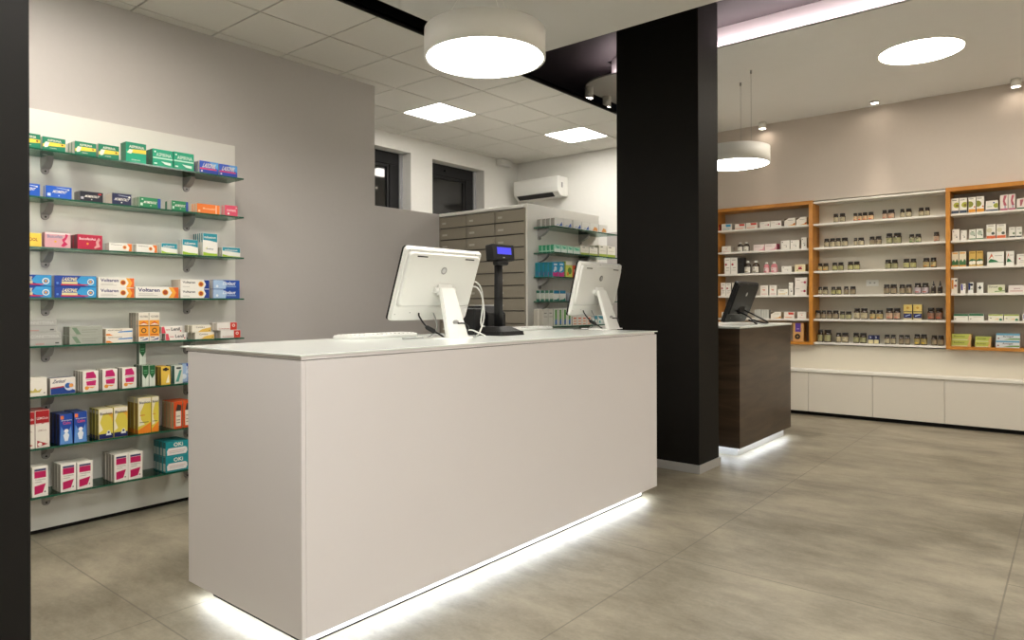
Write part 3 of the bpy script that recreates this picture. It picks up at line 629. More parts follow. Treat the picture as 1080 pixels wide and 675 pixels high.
# ------------------------------------------------------------------ carton artwork
# r: rectangle u0 v0 u1 v1 colour, p: polygon, c: circle u v radius(of height), t: text u0 v0 u1 v1 colour
W_, K_ = 'f0eee6', '22222a'
D = {
 'aspirin': ('0b7a5c', 'c9cbbf', '0c6a52', [('p', [(0, .42), (.25, .62), (1, .62), (1, .38), (.3, .30), (0, .2)], 'f0d24a'), ('p', [(.04, .3), (.12, .62), (.3, .6), (.22, .22), (.1, .15)], 'e9efe0'), ('t', 'ASPIRINA', .2, .68, .82, .86, W_), ('c', .86, .5, .07, '7a4a1a'), ('t', 'compresse', .3, .1, .6, .18, W_)], 'flat green yellow-striped carton'),
 'aspirin_tall': ('0ba37f', '0a6a4c', '0c7a5c', [('r', 0, .62, 1, 1, '0b8567'), ('p', [(0, .48), (.3, .66), (1, .7), (1, .5), (.3, .48)], 'f0d24a'), ('p', [(.04, .45), (.16, .66), (.34, .62), (.24, .42)], 'e9efe0'), ('t', 'ASPIRINA', .14, .72, .9, .86, W_), ('t', 'compresse', .25, .08, .7, .15, W_)], 'tall green yellow-striped carton'),
 'aspirin_double': ('12a17c', '0a5c44', '0d7f60', [('r', 0, .44, 1, .52, 'bfe8d8'), ('t', 'ASPIRINA', .16, .58, .92, .80, 'd8f2e8'), ('p', [(.4, .3), (.9, .26), (.9, .1), (.6, .14)], 'e2f3ea'), ('c', .1, .84, .05, 'd8f2e8'), ('r', .05, .1, .2, .18, 'd8f2e8')], 'light green carton with white lettering'),
 'lasonil_small': ('2f57c4', 'd8d4cc', '3a62c8', [('p', [(.5, 1), (1, 1), (1, .4), (.7, .7)], '5fa8e8'), ('r', 0, .30, .9, .42, 'd83a6a'), ('t', 'LASONIL', .12, .46, .82, .86, 'f6efdc', .04, .15), ('r', 0, 0, 1, .26, '1c3fae'), ('c', .1, .14, .07, W_)], 'small blue carton with red stripe'),
 'moment': ('0a57c4', 'd6d6d4', '0b57bb', [('t', 'MOMENT', .24, .42, .78, .68, W_, .05, .12), ('r', .05, .12, .18, .38, 'cfe0f5'), ('p', [(.4, .92), (.9, .84), (.9, .78), (.42, .88)], 'cfe0f5'), ('c', .88, .8, .07, W_), ('c', .5, .2, .05, 'cfe0f5')], 'flat bright blue carton'),
 'momentact': ('0b0e24', 'c4c2be', '14162c', [('t', 'MOMENTACT', .18, .40, .80, .64, W_, .05, .12), ('r', .03, .18, .15, .44, 'b8b8c4'), ('r', .8, .76, .94, .9, 'c62a2a'), ('c', .5, .2, .05, W_)], 'flat black-blue carton with white lettering'),
 'momentact_pack': ('141a48', 'e9e0cf', 'd9d2c4', [('t', 'MOMENTACT', .08, .34, .84, .60, W_, .05, .12), ('p', [(.3, .88), (.84, .8), (.84, .76), (.32, .84)], 'cfd6ea'), ('c', .9, .74, .09, W_), ('c', .48, .18, .06, W_)], 'navy carton with cream side'),
 'momendol': ('158050', 'cfcdc6', '1b7a50', [('r', .86, 0, 1, 1, '1a3f9c'), ('t', 'MOMENDOL', .16, .4, .78, .66, W_, .05, .12), ('r', .03, .14, .14, .42, 'cfe8da'), ('r', .08, .74, .16, .86, 'cfe8da'), ('c', .52, .2, .05, W_)], 'flat green carton with blue end'),
 'orange_flat': ('ee7a26', 'e0c9b0', 'e98b4a', [('t', 'Momendol', .24, .42, .78, .64, 'ffd9b0', .03), ('r', .82, 0, .86, 1, 'ffe2c4'), ('r', .03, .1, .12, .32, 'ffd9b0')], 'flat orange carton'),
 'pink_flat': ('e0506e', 'e6c2bc', 'e88a98', [('t', 'moment', .14, .42, .86, .66, 'ffe0e4', .03), ('c', .26, .2, .1, W_), ('c', .9, .82, .06, W_)], 'flat rose-pink carton'),
 'yellow': ('f3cf4e', 'd9b23a', 'e8c860', [('t', 'COOL', .3, .4, .84, .66, '8a1c14', .05)], 'flat yellow carton with red lettering'),
 'buscofen': ('d8a4ac', 'a8707a', 'ecd8da', [('r', 0, .90, 1, 1, 'f0e2e2'), ('t', 'Buscofen', .08, .64, .68, .86, '7a8aa8', .05), ('p', [(.8, .95), (.92, .9), (.84, .6), (.76, .45), (.9, .25), (.72, .05), (.62, .12), (.72, .35), (.66, .55), (.78, .72)], 'c8205a'), ('c', .4, .4, .07, 'e8b03a')], 'pink carton with magenta figure'),
 'buscofenact': ('b8123e', '6a0e24', 'b0183e', [('t', 'BuscofenAct', .06, .64, .74, .82, 'f4d6dc', .05), ('p', [(.86, .85), (.92, .7), (.86, .5), (.92, .2), (.7, .05), (.66, .12), (.76, .3), (.74, .55)], 'd8a0a0'), ('c', .4, .38, .07, 'e8a03a')], 'crimson carton with white lettering'),
 'dolo_white': (W_, 'dad4c8', 'e8e2d6', [('t', 'Voltadvance', .06, .74, .56, .86, K_), ('p', [(.86, 0), (1, 0), (1, 1), (.78, 1), (.9, .5)], 'ee7c2a'), ('c', .68, .5, .24, 'f3b46a'), ('c', .68, .5, .15, 'b8521a')], 'white carton with orange end'),
 'teal_low': ('f2f2ea', 'd8d6cc', '1b8fa0', [('p', [(0, 1), (1, 1), (1, .46), (.5, .56), (0, .62)], '1690a4'), ('t', 'multicentrum', .12, .62, .84, .84, W_, .04), ('p', [(0, 0), (1, 0), (1, .04), (.3, .1), (0, .26)], 'a4c832')], 'low white carton with teal band'),
 'teal_mid': ('f2f2ea', 'd8d6cc', '1b8fa0', [('p', [(0, 1), (1, 1), (1, .5), (.5, .6), (0, .62)], '1690a4'), ('t', 'multicentrum', .12, .68, .84, .84, W_, .04), ('p', [(0, 0), (1, 0), (1, .08), (.4, .12), (0, .2)], 'a4c832')], 'medium white carton with teal band'),
 'teal_tall': ('f4f3ec', 'd8d6cc', '147a8c', [('p', [(0, 1), (1, 1), (1, .62), (.5, .68), (0, .7)], '1690a4'), ('t', 'multicentrum', .08, .78, .9, .89, W_, .04), ('p', [(0, 0), (1, 0), (1, .1), (.4, .11), (0, .16)], 'a4c832'), ('t', 'baby', .26, .26, .74, .34, '1a4a6a', .04), ('p', [(.16, .3), (.3, .42), (.24, .34), (.2, .28)], 'c8c83a')], 'tall white carton with teal band'),
 'lasonil': ('0c3f9e', 'b8bcc4', '1550b0', [('p', [(.62, 1), (1, 1), (1, 0), (.76, 0), (.5, .45)], '2f9ad8'), ('t', 'LASONIL', .16, .52, .52, .86, 'f2e6b4', .06, .12), ('r', .16, .22, .54, .46, 'd8d0a0'), ('p', [(.14, .08), (.8, .1), (.8, .2), (.14, .22)], 'c81e48'), ('c', .86, .46, .28, 'e8f0e4'), ('c', .86, .46, .2, '3a8ac8'), ('c', .86, .46, .1, 'e8a030'), ('c', .06, .3, .1, '5a8ad8')], 'long blue tube carton'),
 'voltaren': ('f3f0e8', 'd6cdbf', 'e8e4da', [('p', [(.88, 0), (1, 0), (1, 1), (.86, 1)], 'e86a20'), ('p', [(.76, 0), (.88, 0), (.94, .5), (.86, 1), (.76, 1), (.84, .5)], 'f4ac3c'), ('t', 'Voltaren', .05, .56, .55, .90, '2b2a6e', .06), ('c', .68, .52, .27, 'f0b440'), ('c', .68, .52, .20, 'a84418'), ('r', .06, .2, .5, .24, 'b8b4ac'), ('r', .06, .34, .4, .38, 'b8b4ac')], 'long white orange-ended tube carton'),
 'voltaren_blue': ('f3f0e8', 'd8c8b8', 'e8e4da', [('p', [(.80, 0), (1, 0), (1, 1), (.80, 1), (.88, .5)], '123a94'), ('t', 'Voltaren', .06, .58, .5, .84, '33303a', .05), ('c', .70, .52, .30, 'f0b440'), ('c', .70, .52, .2, 'a84418'), ('r', .06, .2, .3, .24, '8a8680')], 'white tube carton with blue end'),
 'dicloflex': ('1c4ca8', 'cfd0d4', 'bcd0e8', [('p', [(0, 0), (0, 1), (.36, 1), (.5, .55), (.46, 0)], 'a8c4e4'), ('t', 'Dolaut', .34, .46, .82, .86, 'e4ecf6', .06, .1), ('c', .14, .3, .14, 'e4ecf6'), ('r', .5, .26, .86, .34, 'a8c4e4')], 'blue and pale blue tube carton'),
 'grey': ('a8a9a4', '8c8c86', 'b8b8b2', [('r', 0, .46, 1, .5, '8a8c88'), ('t', 'CONNETTIVINA', .06, .60, .92, .82, 'c8cac6', .02), ('r', .8, .12, .92, .22, '4a4c4a'), ('r', .2, .08, .46, .16, 'b88a84')], 'silver-grey carton'),
 'grey_green': ('a3a79c', '8a8c80', 'b4b6ac', [('p', [(.06, .9), (.2, .9), (.34, .1), (.2, .1)], '6f8a70'), ('r', .36, .56, .86, .64, '8f9488'), ('r', .36, .3, .8, .38, '8f9488')], 'grey-green carton'),
 'orange_blue': ('efe8da', 'd8c8b0', 'e8e0d0', [('p', [(0, 0), (.26, 0), (.12, .3), (0, .3)], 'ee8a2a'), ('p', [(.5, .62), (1, .72), (1, .5), (.42, .44)], '3f86c8'), ('t', 'ARTROSILENE', .06, .72, .6, .9, '5a5040')], 'flat white orange-blue carton'),
 'sun': ('f0eadc', '8a8278', 'efe9dc', [('r', 0, .10, 1, .74, 'f2a22a'), ('p', [(0, .53), (1, .53), (1, .56), (0, .56)], '3a2a20'), ('p', [(.05, .6), (.5, .7), (.95, .6), (.5, .64)], 'd8541a'), ('p', [(.05, .58), (.5, .64), (.95, .58)], 'f2eadc'), ('t', 'VOLTAREN', .1, .84, .9, .91, '6a5a50'), ('c', .5, .38, .085, '3a2a20'), ('c', .5, .38, .055, 'f2a22a'), ('r', .1, .22, .9, .25, 'c8501a'), ('r', 0, 0, 1, .17, 'e8e2dc'), ('p', [(.1, .02), (.9, .12), (.9, .06)], '3a4a8a'), ('r', .1, .12, .5, .145, '33303a')], 'tall orange and white carton'),
 'lenil': ('f1ece4', 'd4c4bc', 'e8e2da', [('p', [(0, 0), (.2, 0), (.12, 1), (0, 1)], 'dc4a5c'), ('t', 'Lenil', .46, .36, .88, .86, '2a2830', .05), ('t', 'new', .2, .42, .4, .6, 'c82a3a', .04), ('c', .92, .3, .1, 'd8203a')], 'white carton with crimson end'),
 'cortidro': ('f1ecdc', 'd0c8b4', 'e8e2cc', [('p', [(.3, 0), (1, 0), (1, .7), (.5, .4)], 'f0c860'), ('t', 'Cortidro', .2, .62, .66, .86, '6a5a4a', .03), ('c', .92, .22, .07, '33303a')], 'white carton with yellow corner'),
 'cloreum': ('f0ece6', 'd4ccc4', 'e8e2dc', [('r', .66, 0, 1, 1, 'd23c2e'), ('c', .83, .6, .2, 'f4dcd4'), ('c', .83, .6, .1, 'd23c2e'), ('t', 'Connettivina', .08, .12, .62, .28, 'b8402e', .03)], 'white carton with red end'),
 'cream': ('ece8dc', 'c8c2b4', 'ded8ca', [('c', .08, .66, .09, '22285e'), ('p', [(.3, .2), (.7, .2), (.8, .4), (.6, .3), (.5, .45), (.42, .3), (.25, .36)], 'c8b860'), ('r', .86, .14, .94, .18, '33303a')], 'squat cream carton'),
 'zerinol': ('efe9e0', 'a8a29a', '6a6e7c', [('p', [(0, 0), (1, 0), (1, .2), (.55, .42), (0, .36)], '17408e'), ('p', [(0, .36), (.55, .42), (.55, .5), (0, .44)], 'b02430'), ('t', 'Zerinol', .06, .70, .55, .92, '2c2c50', .05, .15), ('c', .76, .46, .26, 'd4dcec'), ('c', .70, .5, .16, '2f62a8'), ('c', .84, .5, .12, 'e8a050')], 'squat white and blue carton'),
 'magenta': ('f1ede4', 'b4aca0', 'd8d2c6', [('p', [(.2, .94), (.68, .98), (.84, .78), (.86, .64), (.16, .64), (.2, .76)], 'c8186c'), ('p', [(.2, .5), (.86, .54), (.82, .28), (.24, .30)], 'c8186c'), ('r', .2, .56, .82, .59, 'a8a49c'), ('c', .24, .18, .09, 'e89a3a'), ('p', [(.1, .26), (.8, .22), (.6, .16)], 'ee9a4a')], 'white carton with magenta lettering blocks'),
 'green_white': ('d8e0d4', '5a6e5c', '16401f', [('p', [(0, 1), (1, 1), (1, .6), (.5, .36), (0, .6)], '115a2c'), ('r', .2, .72, .8, .78, '5ea070'), ('r', .2, .62, .8, .66, '5ea070'), ('r', .48, .05, .52, .36, 'b8c8b4')], 'slim green-topped white carton'),
 'gold_small': ('e6c24c', '8a6a2a', 'b88a30', [('c', .5, .86, .1, '33241a'), ('r', .16, .8, .84, .9, '33241a'), ('p', [(.5, .1), (.9, .1), (.84, .6)], 'f0ead0')], 'small golden yellow carton'),
 'teal_small': ('d6dcd2', '2f6c62', 'a8b4a8', [('r', .2, .82, .8, .92, '22302c'), ('p', [(.1, .1), (.5, .1), (.9, .75), (.6, .75)], '4e9a8c')], 'small white and teal carton'),
 'lemocin': ('ebe5da', '7a1018', 'a8141c', [('r', 0, .64, 1, 1, 'a8121c'), ('p', [(0, .58), (.5, .66), (1, .6), (1, .66), (0, .66)], 'e8d8d0'), ('t', 'LEMOcin', .08, .76, .92, .83, 'f0d8d4', .04), ('t', 'LEMOcin', .16, .44, .8, .49, 'b09088'), ('p', [(.1, .2), (.9, .08), (.1, .02)], 'a8202a'), ('c', .3, .09, .05, 'f0e4dc')], 'tall red and cream carton'),
 'blue_figure': ('1b4aa6', '23283e', '28386a', [('p', [(0, 0), (1, 0), (.9, .6), (.5, .3), (.1, .6)], '5f92d4'), ('r', .04, .84, .3, .96, 'ee7c3c'), ('t', 'dermovitamina', .1, .78, .95, .82, W_), ('t', 'Calm', .24, .66, .86, .76, 'e0507a', .05), ('c', .5, .44, .065, 'f0f2f6'), ('p', [(.38, .1), (.62, .1), (.74, .3), (.56, .4), (.44, .4), (.26, .3)], 'e8eef6')], 'tall blue carton with white figure'),
 'bisolvon': ('e0cf52', '8a8030', 'd8d0b4', [('r', 0, .84, 1, 1, 'f0ead8'), ('p', [(0, .84), (.3, .84), (.08, .55), (.3, .3), (0, .2)], 'efe8cc'), ('p', [(.6, .84), (1, .84), (1, .5), (.9, .7)], 'eeb03a'), ('r', 0, 0, 1, .16, '17205c'), ('p', [(.5, .1), (.62, .26), (.78, .26), (.9, .1)], 'e8ecf0'), ('c', .7, .2, .035, '17205c'), ('t', 'Bisolvon', .08, .80, .92, .89, '44444e', .05)], 'tall yellow carton with navy foot'),
 'bisolvon_big': ('e2cf4e', '9a7a28', 'dcd4ba', [('r', 0, .86, 1, 1, 'f0ead8'), ('p', [(0, .86), (.5, .86), (.15, .6), (.2, .4), (.5, .25), (0, .2)], 'efe8cc'), ('p', [(0, 0), (1, 0), (1, .3), (.5, .2), (0, .1)], 'ee8822'), ('t', 'Bisolvon', .08, .84, .92, .91, '44444e', .05), ('r', .1, .3, .8, .32, '7a7040'), ('r', .12, .5, .5, .53, 'd89a3a')], 'large yellow carton with orange foot'),
 'orange_tea': ('d8521e', 'c8b894', 'd8561e', [('r', .2, .08, .84, .66, 'ece4d4'), ('p', [(.2, .66), (.4, .92), (.9, .86), (.84, .66)], '3a2a22'), ('r', .3, .3, .74, .34, 'a89c8c'), ('r', .3, .44, .74, .48, 'a89c8c'), ('r', .3, .2, .74, .24, 'a89c8c')], 'orange carton with white label'),
 'pink_white': ('efece4', 'a8a296', 'dcd8cc', [('r', .12, .86, .88, .93, '3a3a6a'), ('r', .12, .63, .88, .85, 'c0125c'), ('t', 'Tachipirina', .16, .54, .84, .59, '6a6660'), ('r', .16, .48, .6, .50, 'a8a49c'), ('p', [(.12, .36), (.86, .42), (.66, .12), (.12, .08)], 'c0125c'), ('c', .8, .14, .025, '55555a')], 'white carton with magenta panels'),
 'oki': ('14909a', '2a6a6c', '0f6c72', [('p', [(.06, .1), (.9, .1), (.96, .3), (.94, .5), (.86, .58), (.12, .58), (.04, .4)], 'f0ecea'), ('t', 'OKi', .34, .66, .76, .94, W_, .07), ('r', .14, .36, .86, .39, 'c8a8a4'), ('r', .14, .24, .8, .27, 'b8b4b0')], 'teal carton with white label'),
 'white_blue': ('efefea', '8e8c86', 'e0e0da', [('p', [(.5, .05), (.9, .1), (.84, .6), (.64, .3)], '3a6ac0'), ('p', [(.1, .1), (.5, .2), (.4, .3)], '8ab0e0')], 'white carton with blue swoosh'),
 'white_orange': ('efefea', 'a8a69e', 'e0e0da', [('p', [(.3, .05), (.9, .1), (.8, .5), (.5, .6)], 'e8a050')], 'white carton with orange swoosh'),
 'mint': ('a8dcc4', '2a9068', 'c8e8d8', [('r', 0, .0, 1, .45, 'e2eee6'), ('p', [(.1, .9), (.9, .7), (.5, .5)], '4ab890')], 'mint green carton'),
 'lime_white': ('e8e6da', 'b8b8a4', 'dedccc', [('r', 0, 0, 1, .22, 'a8bc48'), ('r', .2, .84, .5, .92, '4a4a40'), ('r', .15, .5, .85, .54, 'c4c0b0')], 'white carton with lime foot'),
 'blue_pink': ('2aa0d0', '1a7c88', '2a88b0', [('p', [(0, 0), (1, 0), (1, .35), (.5, .25), (0, .3)], 'd8308a'), ('c', .5, .55, .16, 'dceef6'), ('r', .2, .8, .8, .9, 'e8f4f8'), ('c', .25, .4, .08, 'f0f4f8')], 'sky blue and pink carton'),
 'yellow_green': ('d4dc62', '8aa040', 'e8e8c0', [('r', 0, .78, 1, 1, 'eceada'), ('c', .6, .4, .22, '5a8a2a'), ('c', .3, .2, .12, 'e09030')], 'yellow-green carton'),
 'white_teal': ('eef0ea', 'b8beb4', 'dce0d8', [('p', [(0, .7), (1, .7), (1, 1), (0, 1)], '1c8ab4'), ('p', [(0, .1), (.6, .15), (.9, .3), (1, 0), (0, 0)], '2a8a7a')], 'white carton with teal corners'),
 'blue_white': ('e8ecf2', 'a8aeb8', 'd8dce4', [('c', .5, .3, .22, '2a4aa0'), ('r', .3, .6, .4, .9, '3a4a8a'), ('r', .6, .6, .7, .9, '3a4a8a')], 'white carton with blue disc'),
 'white_plain': ('e4e2d8', 'b8b4a8', 'dcd8cc', [('r', .15, .55, .85, .59, 'b0aca0'), ('r', .15, .75, .7, .80, '9a968c')], 'plain white carton'),
 'green_stripe': ('e8ece0', 'a8b09c', 'd8dccc', [('r', .3, .05, .72, .95, '5aa03c'), ('p', [(.3, .3), (.72, .45), (.72, .1), (.3, .1)], '2a6ab4')], 'slim green-striped carton'),
 'orange_stripe': ('eee6dc', 'b8aca0', 'e0d8cc', [('r', .2, .1, .8, .2, 'e8884a'), ('r', .2, .4, .8, .5, 'e8884a'), ('r', .2, .7, .8, .85, 'd8643a')], 'slim orange-striped carton'),
 'teal_flower': ('e8eeea', 'a8b0aa', 'd8dcd6', [('p', [(0, 1), (1, 1), (1, .55), (.3, .7)], '2a8aa0'), ('c', .4, .3, .16, '3aa0a0')], 'white carton with teal flower'),
 # far wall
 'red': ('b83020', '8a2418', 'a83020', [('r', .2, .3, .8, .5, 'e8c8b8')], 'red carton'),
 'w_blue': ('ece8de', 'b8b0a0', 'd8d4c8', [('p', [(.4, .9), (.9, .9), (.9, .5), (.45, .5)], '3a9ac8'), ('r', .1, .14, .8, .24, '6ab0c8')], 'white carton with blue patch'),
 'w_red': ('ece4da', 'b8a898', 'd8d0c4', [('p', [(.4, .96), (.94, .96), (.94, .6), (.45, .6)], 'c8402e'), ('r', .08, .12, .8, .22, 'e8905a')], 'white carton with red patch'),
 'w_dot': ('ece6de', 'b8aca0', 'd8d0c8', [('c', .82, .45, .14, 'a8284a'), ('r', .5, .42, .8, .48, 'b86a7a'), ('r', .1, .7, .4, .76, 'a8a49c')], 'white carton with crimson dot'),
 'w_gold': ('ece6da', 'a89878', 'a8a090', [('p', [(.2, 0), (1, 0), (1, .4), (.7, .12)], 'e0a030'), ('p', [(0, 1), (0, .66), (.4, 1)], '6a5a48'), ('c', .9, .2, .09, 'a83a2a'), ('r', .3, .7, .8, .74, '8a8478')], 'white carton with gold corner'),
 'w_rose': ('ece6dc', 'b8b0a4', 'd8d2c6', [('c', .5, .55, .1, 'd89a8a'), ('r', .15, .1, .85, .16, 'd8a0a0'), ('c', .3, .6, .06, 'e0b090'), ('r', .2, .8, .7, .85, 'b8a8a0')], 'white carton with rose dots'),
 'w_pink': ('ecdcd8', 'b0305a', 'e0c8c4', [('p', [(.3, 0), (1, 0), (1, .9), (.86, .2)], 'dc8a9a'), ('r', .1, .66, .6, .72, 'b0a09c')], 'white carton with pink wedge'),
 'w_plain': ('ebe7de', 'b8b2a6', 'd8d4c8', [('r', .1, .78, .24, .86, '4a4640'), ('r', .3, .44, .7, .5, 'b8b4aa'), ('c', .62, .3, .06, '6a6a64')], 'plain white carton'),
 'w_berry': ('ece8e0', 'a8a298', 'd8d2c8', [('c', .26, .58, .07, 'a8283c'), ('r', .2, .84, .8, .88, 'a8a298'), ('r', .2, .2, .8, .24, 'b8b2a8'), ('r', .3, .36, .8, .4, '9a8a84')], 'white carton with berry mark'),
 'w_lime': ('ece8dc', 'a8a298', 'd8d2c8', [('c', .3, .55, .09, '9ab038'), ('r', .2, .84, .8, .88, 'a8a298'), ('r', .2, .1, .7, .16, 'd8a05a')], 'white carton with lime mark'),
 'w_yel': ('ece8dc', 'a8a298', 'd8d2c8', [('r', .1, .16, .74, .26, 'e0bc3c'), ('r', .2, .7, .6, .76, '5a564e'), ('c', .85, .4, .07, 'd8b050')], 'white carton with yellow line'),
 'black_box': ('141313', '0d0c0c', '1c1a1a', [('r', .2, .6, .8, .64, '2c2a2a')], 'plain black carton'),
 'cream_red': ('e8dcb4', 'a89870', 'd0c4a0', [('p', [(.28, .3), (.72, .3), (.62, .62), (.38, .62)], 'a8243a'), ('r', .3, .68, .7, .76, 'c8503a'), ('p', [(.1, .1), (.3, .3), (.34, .14)], '8a9a3a')], 'cream carton with crimson emblem'),
 'grey_rib': ('c8c8c2', '8e8e88', 'd4d4ce', [('r', .3, 0, .36, 1, 'a4a49e'), ('r', .62, 0, .68, 1, 'a4a49e')], 'pale grey ribbed carton'),
 'kraft_purple': ('d2a468', 'a07840', 'c09860', [('p', [(.2, 1), (.74, 1), (.74, .52), (.2, .52)], '5c3c9c'), ('r', .34, .66, .6, .7, 'b8a0d8'), ('c', .42, .26, .15, '2c241c'), ('c', .42, .26, .05, 'a08050')], 'kraft carton with purple panel'),
 'sun_navy': ('ebe7dc', 'a8a298', 'cfcabc', [('r', 0, 0, 1, .2, '3c4a5e'), ('c', .72, .55, .18, 'a8ac3a'), ('c', .78, .52, .08, '7a6420'), ('r', .1, .86, .7, .9, '6a665c')], 'white carton with slate foot'),
 'sun_orange': ('ebe7dc', 'a8a298', 'cfcabc', [('r', 0, 0, 1, .22, 'd8942e'), ('c', .14, .55, .2, '8a8c34'), ('r', .1, .88, .7, .92, '6a665c'), ('c', .85, .36, .05, 'c86a3a')], 'white carton with orange foot'),
 'sun_wide': ('ebe7dc', 'a8a298', 'cfcabc', [('r', 0, 0, 1, .16, '3c4a5e'), ('c', .86, .52, .22, 'a0a63a'), ('c', .66, .8, .07, '4a5a9a'), ('r', .1, .42, .5, .48, '9ab08a')], 'wide white carton with slate foot'),
 'pink_fig': ('e6dcd6', 'a8988e', 'cfc2ba', [('r', 0, 0, 1, .1, 'b02a64'), ('p', [(.5, .95), (.9, .95), (.62, .6), (.9, .3), (.5, .3), (.36, .6)], 'b85a6a'), ('r', .6, .12, .72, .3, '4a5a8a')], 'white carton with pink figure'),
 'pink_small': ('e6dcd6', 'a8988e', 'cfc2ba', [('r', 0, 0, 1, .14, '2c5a38'), ('p', [(.4, .9), (.9, .9), (.6, .3), (.4, .3)], 'b86a74')], 'small white and pink carton'),
 'w_herb': ('e4e4da', 'a8a298', 'cfcabc', [('r', 0, 0, 1, .1, '4a7a4a'), ('c', .5, .6, .2, 'b0bcaa'), ('c', .8, .4, .06, '4a5a4a'), ('p', [(.2, .9), (.5, .7), (.9, .85), (.5, .8)], '6a7a64')], 'small herb-printed carton'),
 'w_orangeband': ('e6e4da', 'a8a298', 'cfcabc', [('r', 0, 0, 1, .2, 'd2683e'), ('c', .72, .36, .1, '4a564e'), ('c', .3, .6, .16, 'd4d0b4'), ('r', .2, .88, .8, .92, '9a968c')], 'white carton with orange-red foot'),
 'w_darkband': ('e6e4da', 'a8a298', 'cfcabc', [('r', 0, 0, 1, .14, '3c4240'), ('c', .76, .4, .1, '7a8a6a'), ('r', .2, .8, .8, .86, '9a968c')], 'white carton with dark foot'),
 'herb_orange': ('e6dcc4', 'a8986e', 'd0a860', [('r', 0, 0, 1, .1, 'e0a050'), ('p', [(0, .1), (0, .34), (.3, .5), (.5, .3), (.76, .52), (1, .36), (1, .1)], '3c6a3e'), ('r', .1, .86, .9, .95, 'd8a048')], 'cream carton with green leaves'),
 'herb_gold': ('d0ac5c', 'a08448', 'c0a050', [('p', [(0, .1), (0, .4), (.4, .5), (1, .44), (1, .1)], '3e6a42'), ('c', .3, .22, .12, 'ece6d8'), ('c', .74, .24, .12, 'ece6d8'), ('r', .1, .84, .9, .94, 'a88434')], 'gold carton with white flowers'),
 'hill': ('eceae2', 'a8a298', 'cfcabc', [('p', [(.06, .3), (.2, .5), (.5, .4), (.7, .26), (.1, .24)], '2e7a4c'), ('p', [(.06, .4), (.26, .9), (.4, .5), (.28, .7)], 'd06a4a'), ('r', .45, .7, .9, .74, 'a8a298'), ('r', 0, .22, 1, .24, '4a7a5a')], 'white carton with green hill'),
 'orange_bar': ('ece8de', 'a8a298', 'cfcabc', [('r', .1, .3, .4, .9, 'd8902e'), ('c', .8, .85, .06, '22222a'), ('c', .7, .5, .08, 'a85a4a')], 'slim white carton with orange bar'),
 'purple_bar': ('ebe8e2', 'a8a298', 'cfcabc', [('r', .08, .3, .45, .95, '4a4a9a'), ('r', .6, .7, .9, .76, '6a6aa0'), ('c', .8, .45, .06, 'c8a0a8')], 'slim white carton with purple bar'),
 'navy_bar': ('e4e4e0', 'a8a298', 'cfcabc', [('r', .0, .3, .42, .98, '22306a'), ('c', .66, .8, .12, '22283a'), ('c', .7, .4, .08, 'a8b0a0')], 'slim white carton with navy bar'),
 'ink_star': ('e8e8e0', 'a8a298', 'cfcabc', [('p', [(.1, .5), (.35, .56), (.5, .8), (.6, .56), (.84, .6), (.62, .44), (.5, .3), (.4, .42)], '22262a')], 'white carton with black star mark'),
 'herb_flat': ('dcdcc4', 'a8a298', 'cfcabc', [('t', 'Dermasilk', .08, .66, .6, .86, '3c443a'), ('c', .74, .5, .22, '7a9440'), ('p', [(.4, .1), (1, .2), (1, .3), (.4, .2)], '5a8a3a')], 'long flat white herb carton'),
 'red_flat': ('e4dcd6', 'a8a298', 'cfcabc', [('t', 'gocce', .34, .42, .72, .62, '8a3030'), ('r', .1, .18, .9, .26, 'b86a5a')], 'long flat white and red carton'),
 'green_top': ('e8e6dc', 'a8a298', '2a6a44', [('r', 0, .7, 1, 1, '1e6a44'), ('r', .3, .5, .85, .56, 'b8b4a8'), ('c', .12, .22, .08, '5a5a50')], 'flat white carton with green top'),
 'green_low': ('e6e4d4', 'a8a298', 'a8b46a', [('r', 0, .8, 1, 1, '9ab03c'), ('c', .84, .14, .2, '2e7a5a'), ('r', .1, .3, .22, .4, '5a4a40'), ('p', [(.4, .2), (.7, .4), (.7, .1)], 'e8c8a0')], 'flat white carton with green corner'),
 'lime_text': ('b6c25a', 'c8a468', 'b6bc7a', [('t', 'Biochetasi', .12, .52, .68, .80, '4a5a28', .03), ('r', 0, 0, 1, .16, 'd8dcb0'), ('p', [(.82, 0), (1, 0), (1, 1), (.94, 1)], 'd8ac78')], 'lime green carton'),
 'arnigel': ('d4dee2', 'a8a298', '6aa8c4', [('r', 0, .76, 1, 1, '5aa4c8'), ('t', 'Arnigel', .28, .40, .72, .70, '1c2c44', .04), ('p', [(.3, .1), (1, .14), (1, .34), (.6, .3)], '5a9a3e'), ('c', .1, .3, .1, '8a4a3a')], 'pale blue gel carton'),
 'yellow_navy': ('d8c070', '3a3c34', 'b8a868', [('r', 0, .50, 1, .56, '2c2c20'), ('r', 0, .1, 1, .42, '17225e'), ('p', [(.2, .26), (.8, .36), (.8, .3), (.2, .2)], 'a8b8d8'), ('r', 0, 0, 1, .08, 'c8c0a0'), ('c', .5, .8, .08, 'b88a30')], 'yellow carton with navy band'),
 'navy_cream': ('1c2450', '14183a', '242c54', [('r', 0, 0, 1, .46, 'd8cc9c'), ('p', [(.2, .9), (.5, .9), (.6, .72), (.3, .55), (.42, .74)], 'c8ccd8')], 'navy and cream carton'),
}
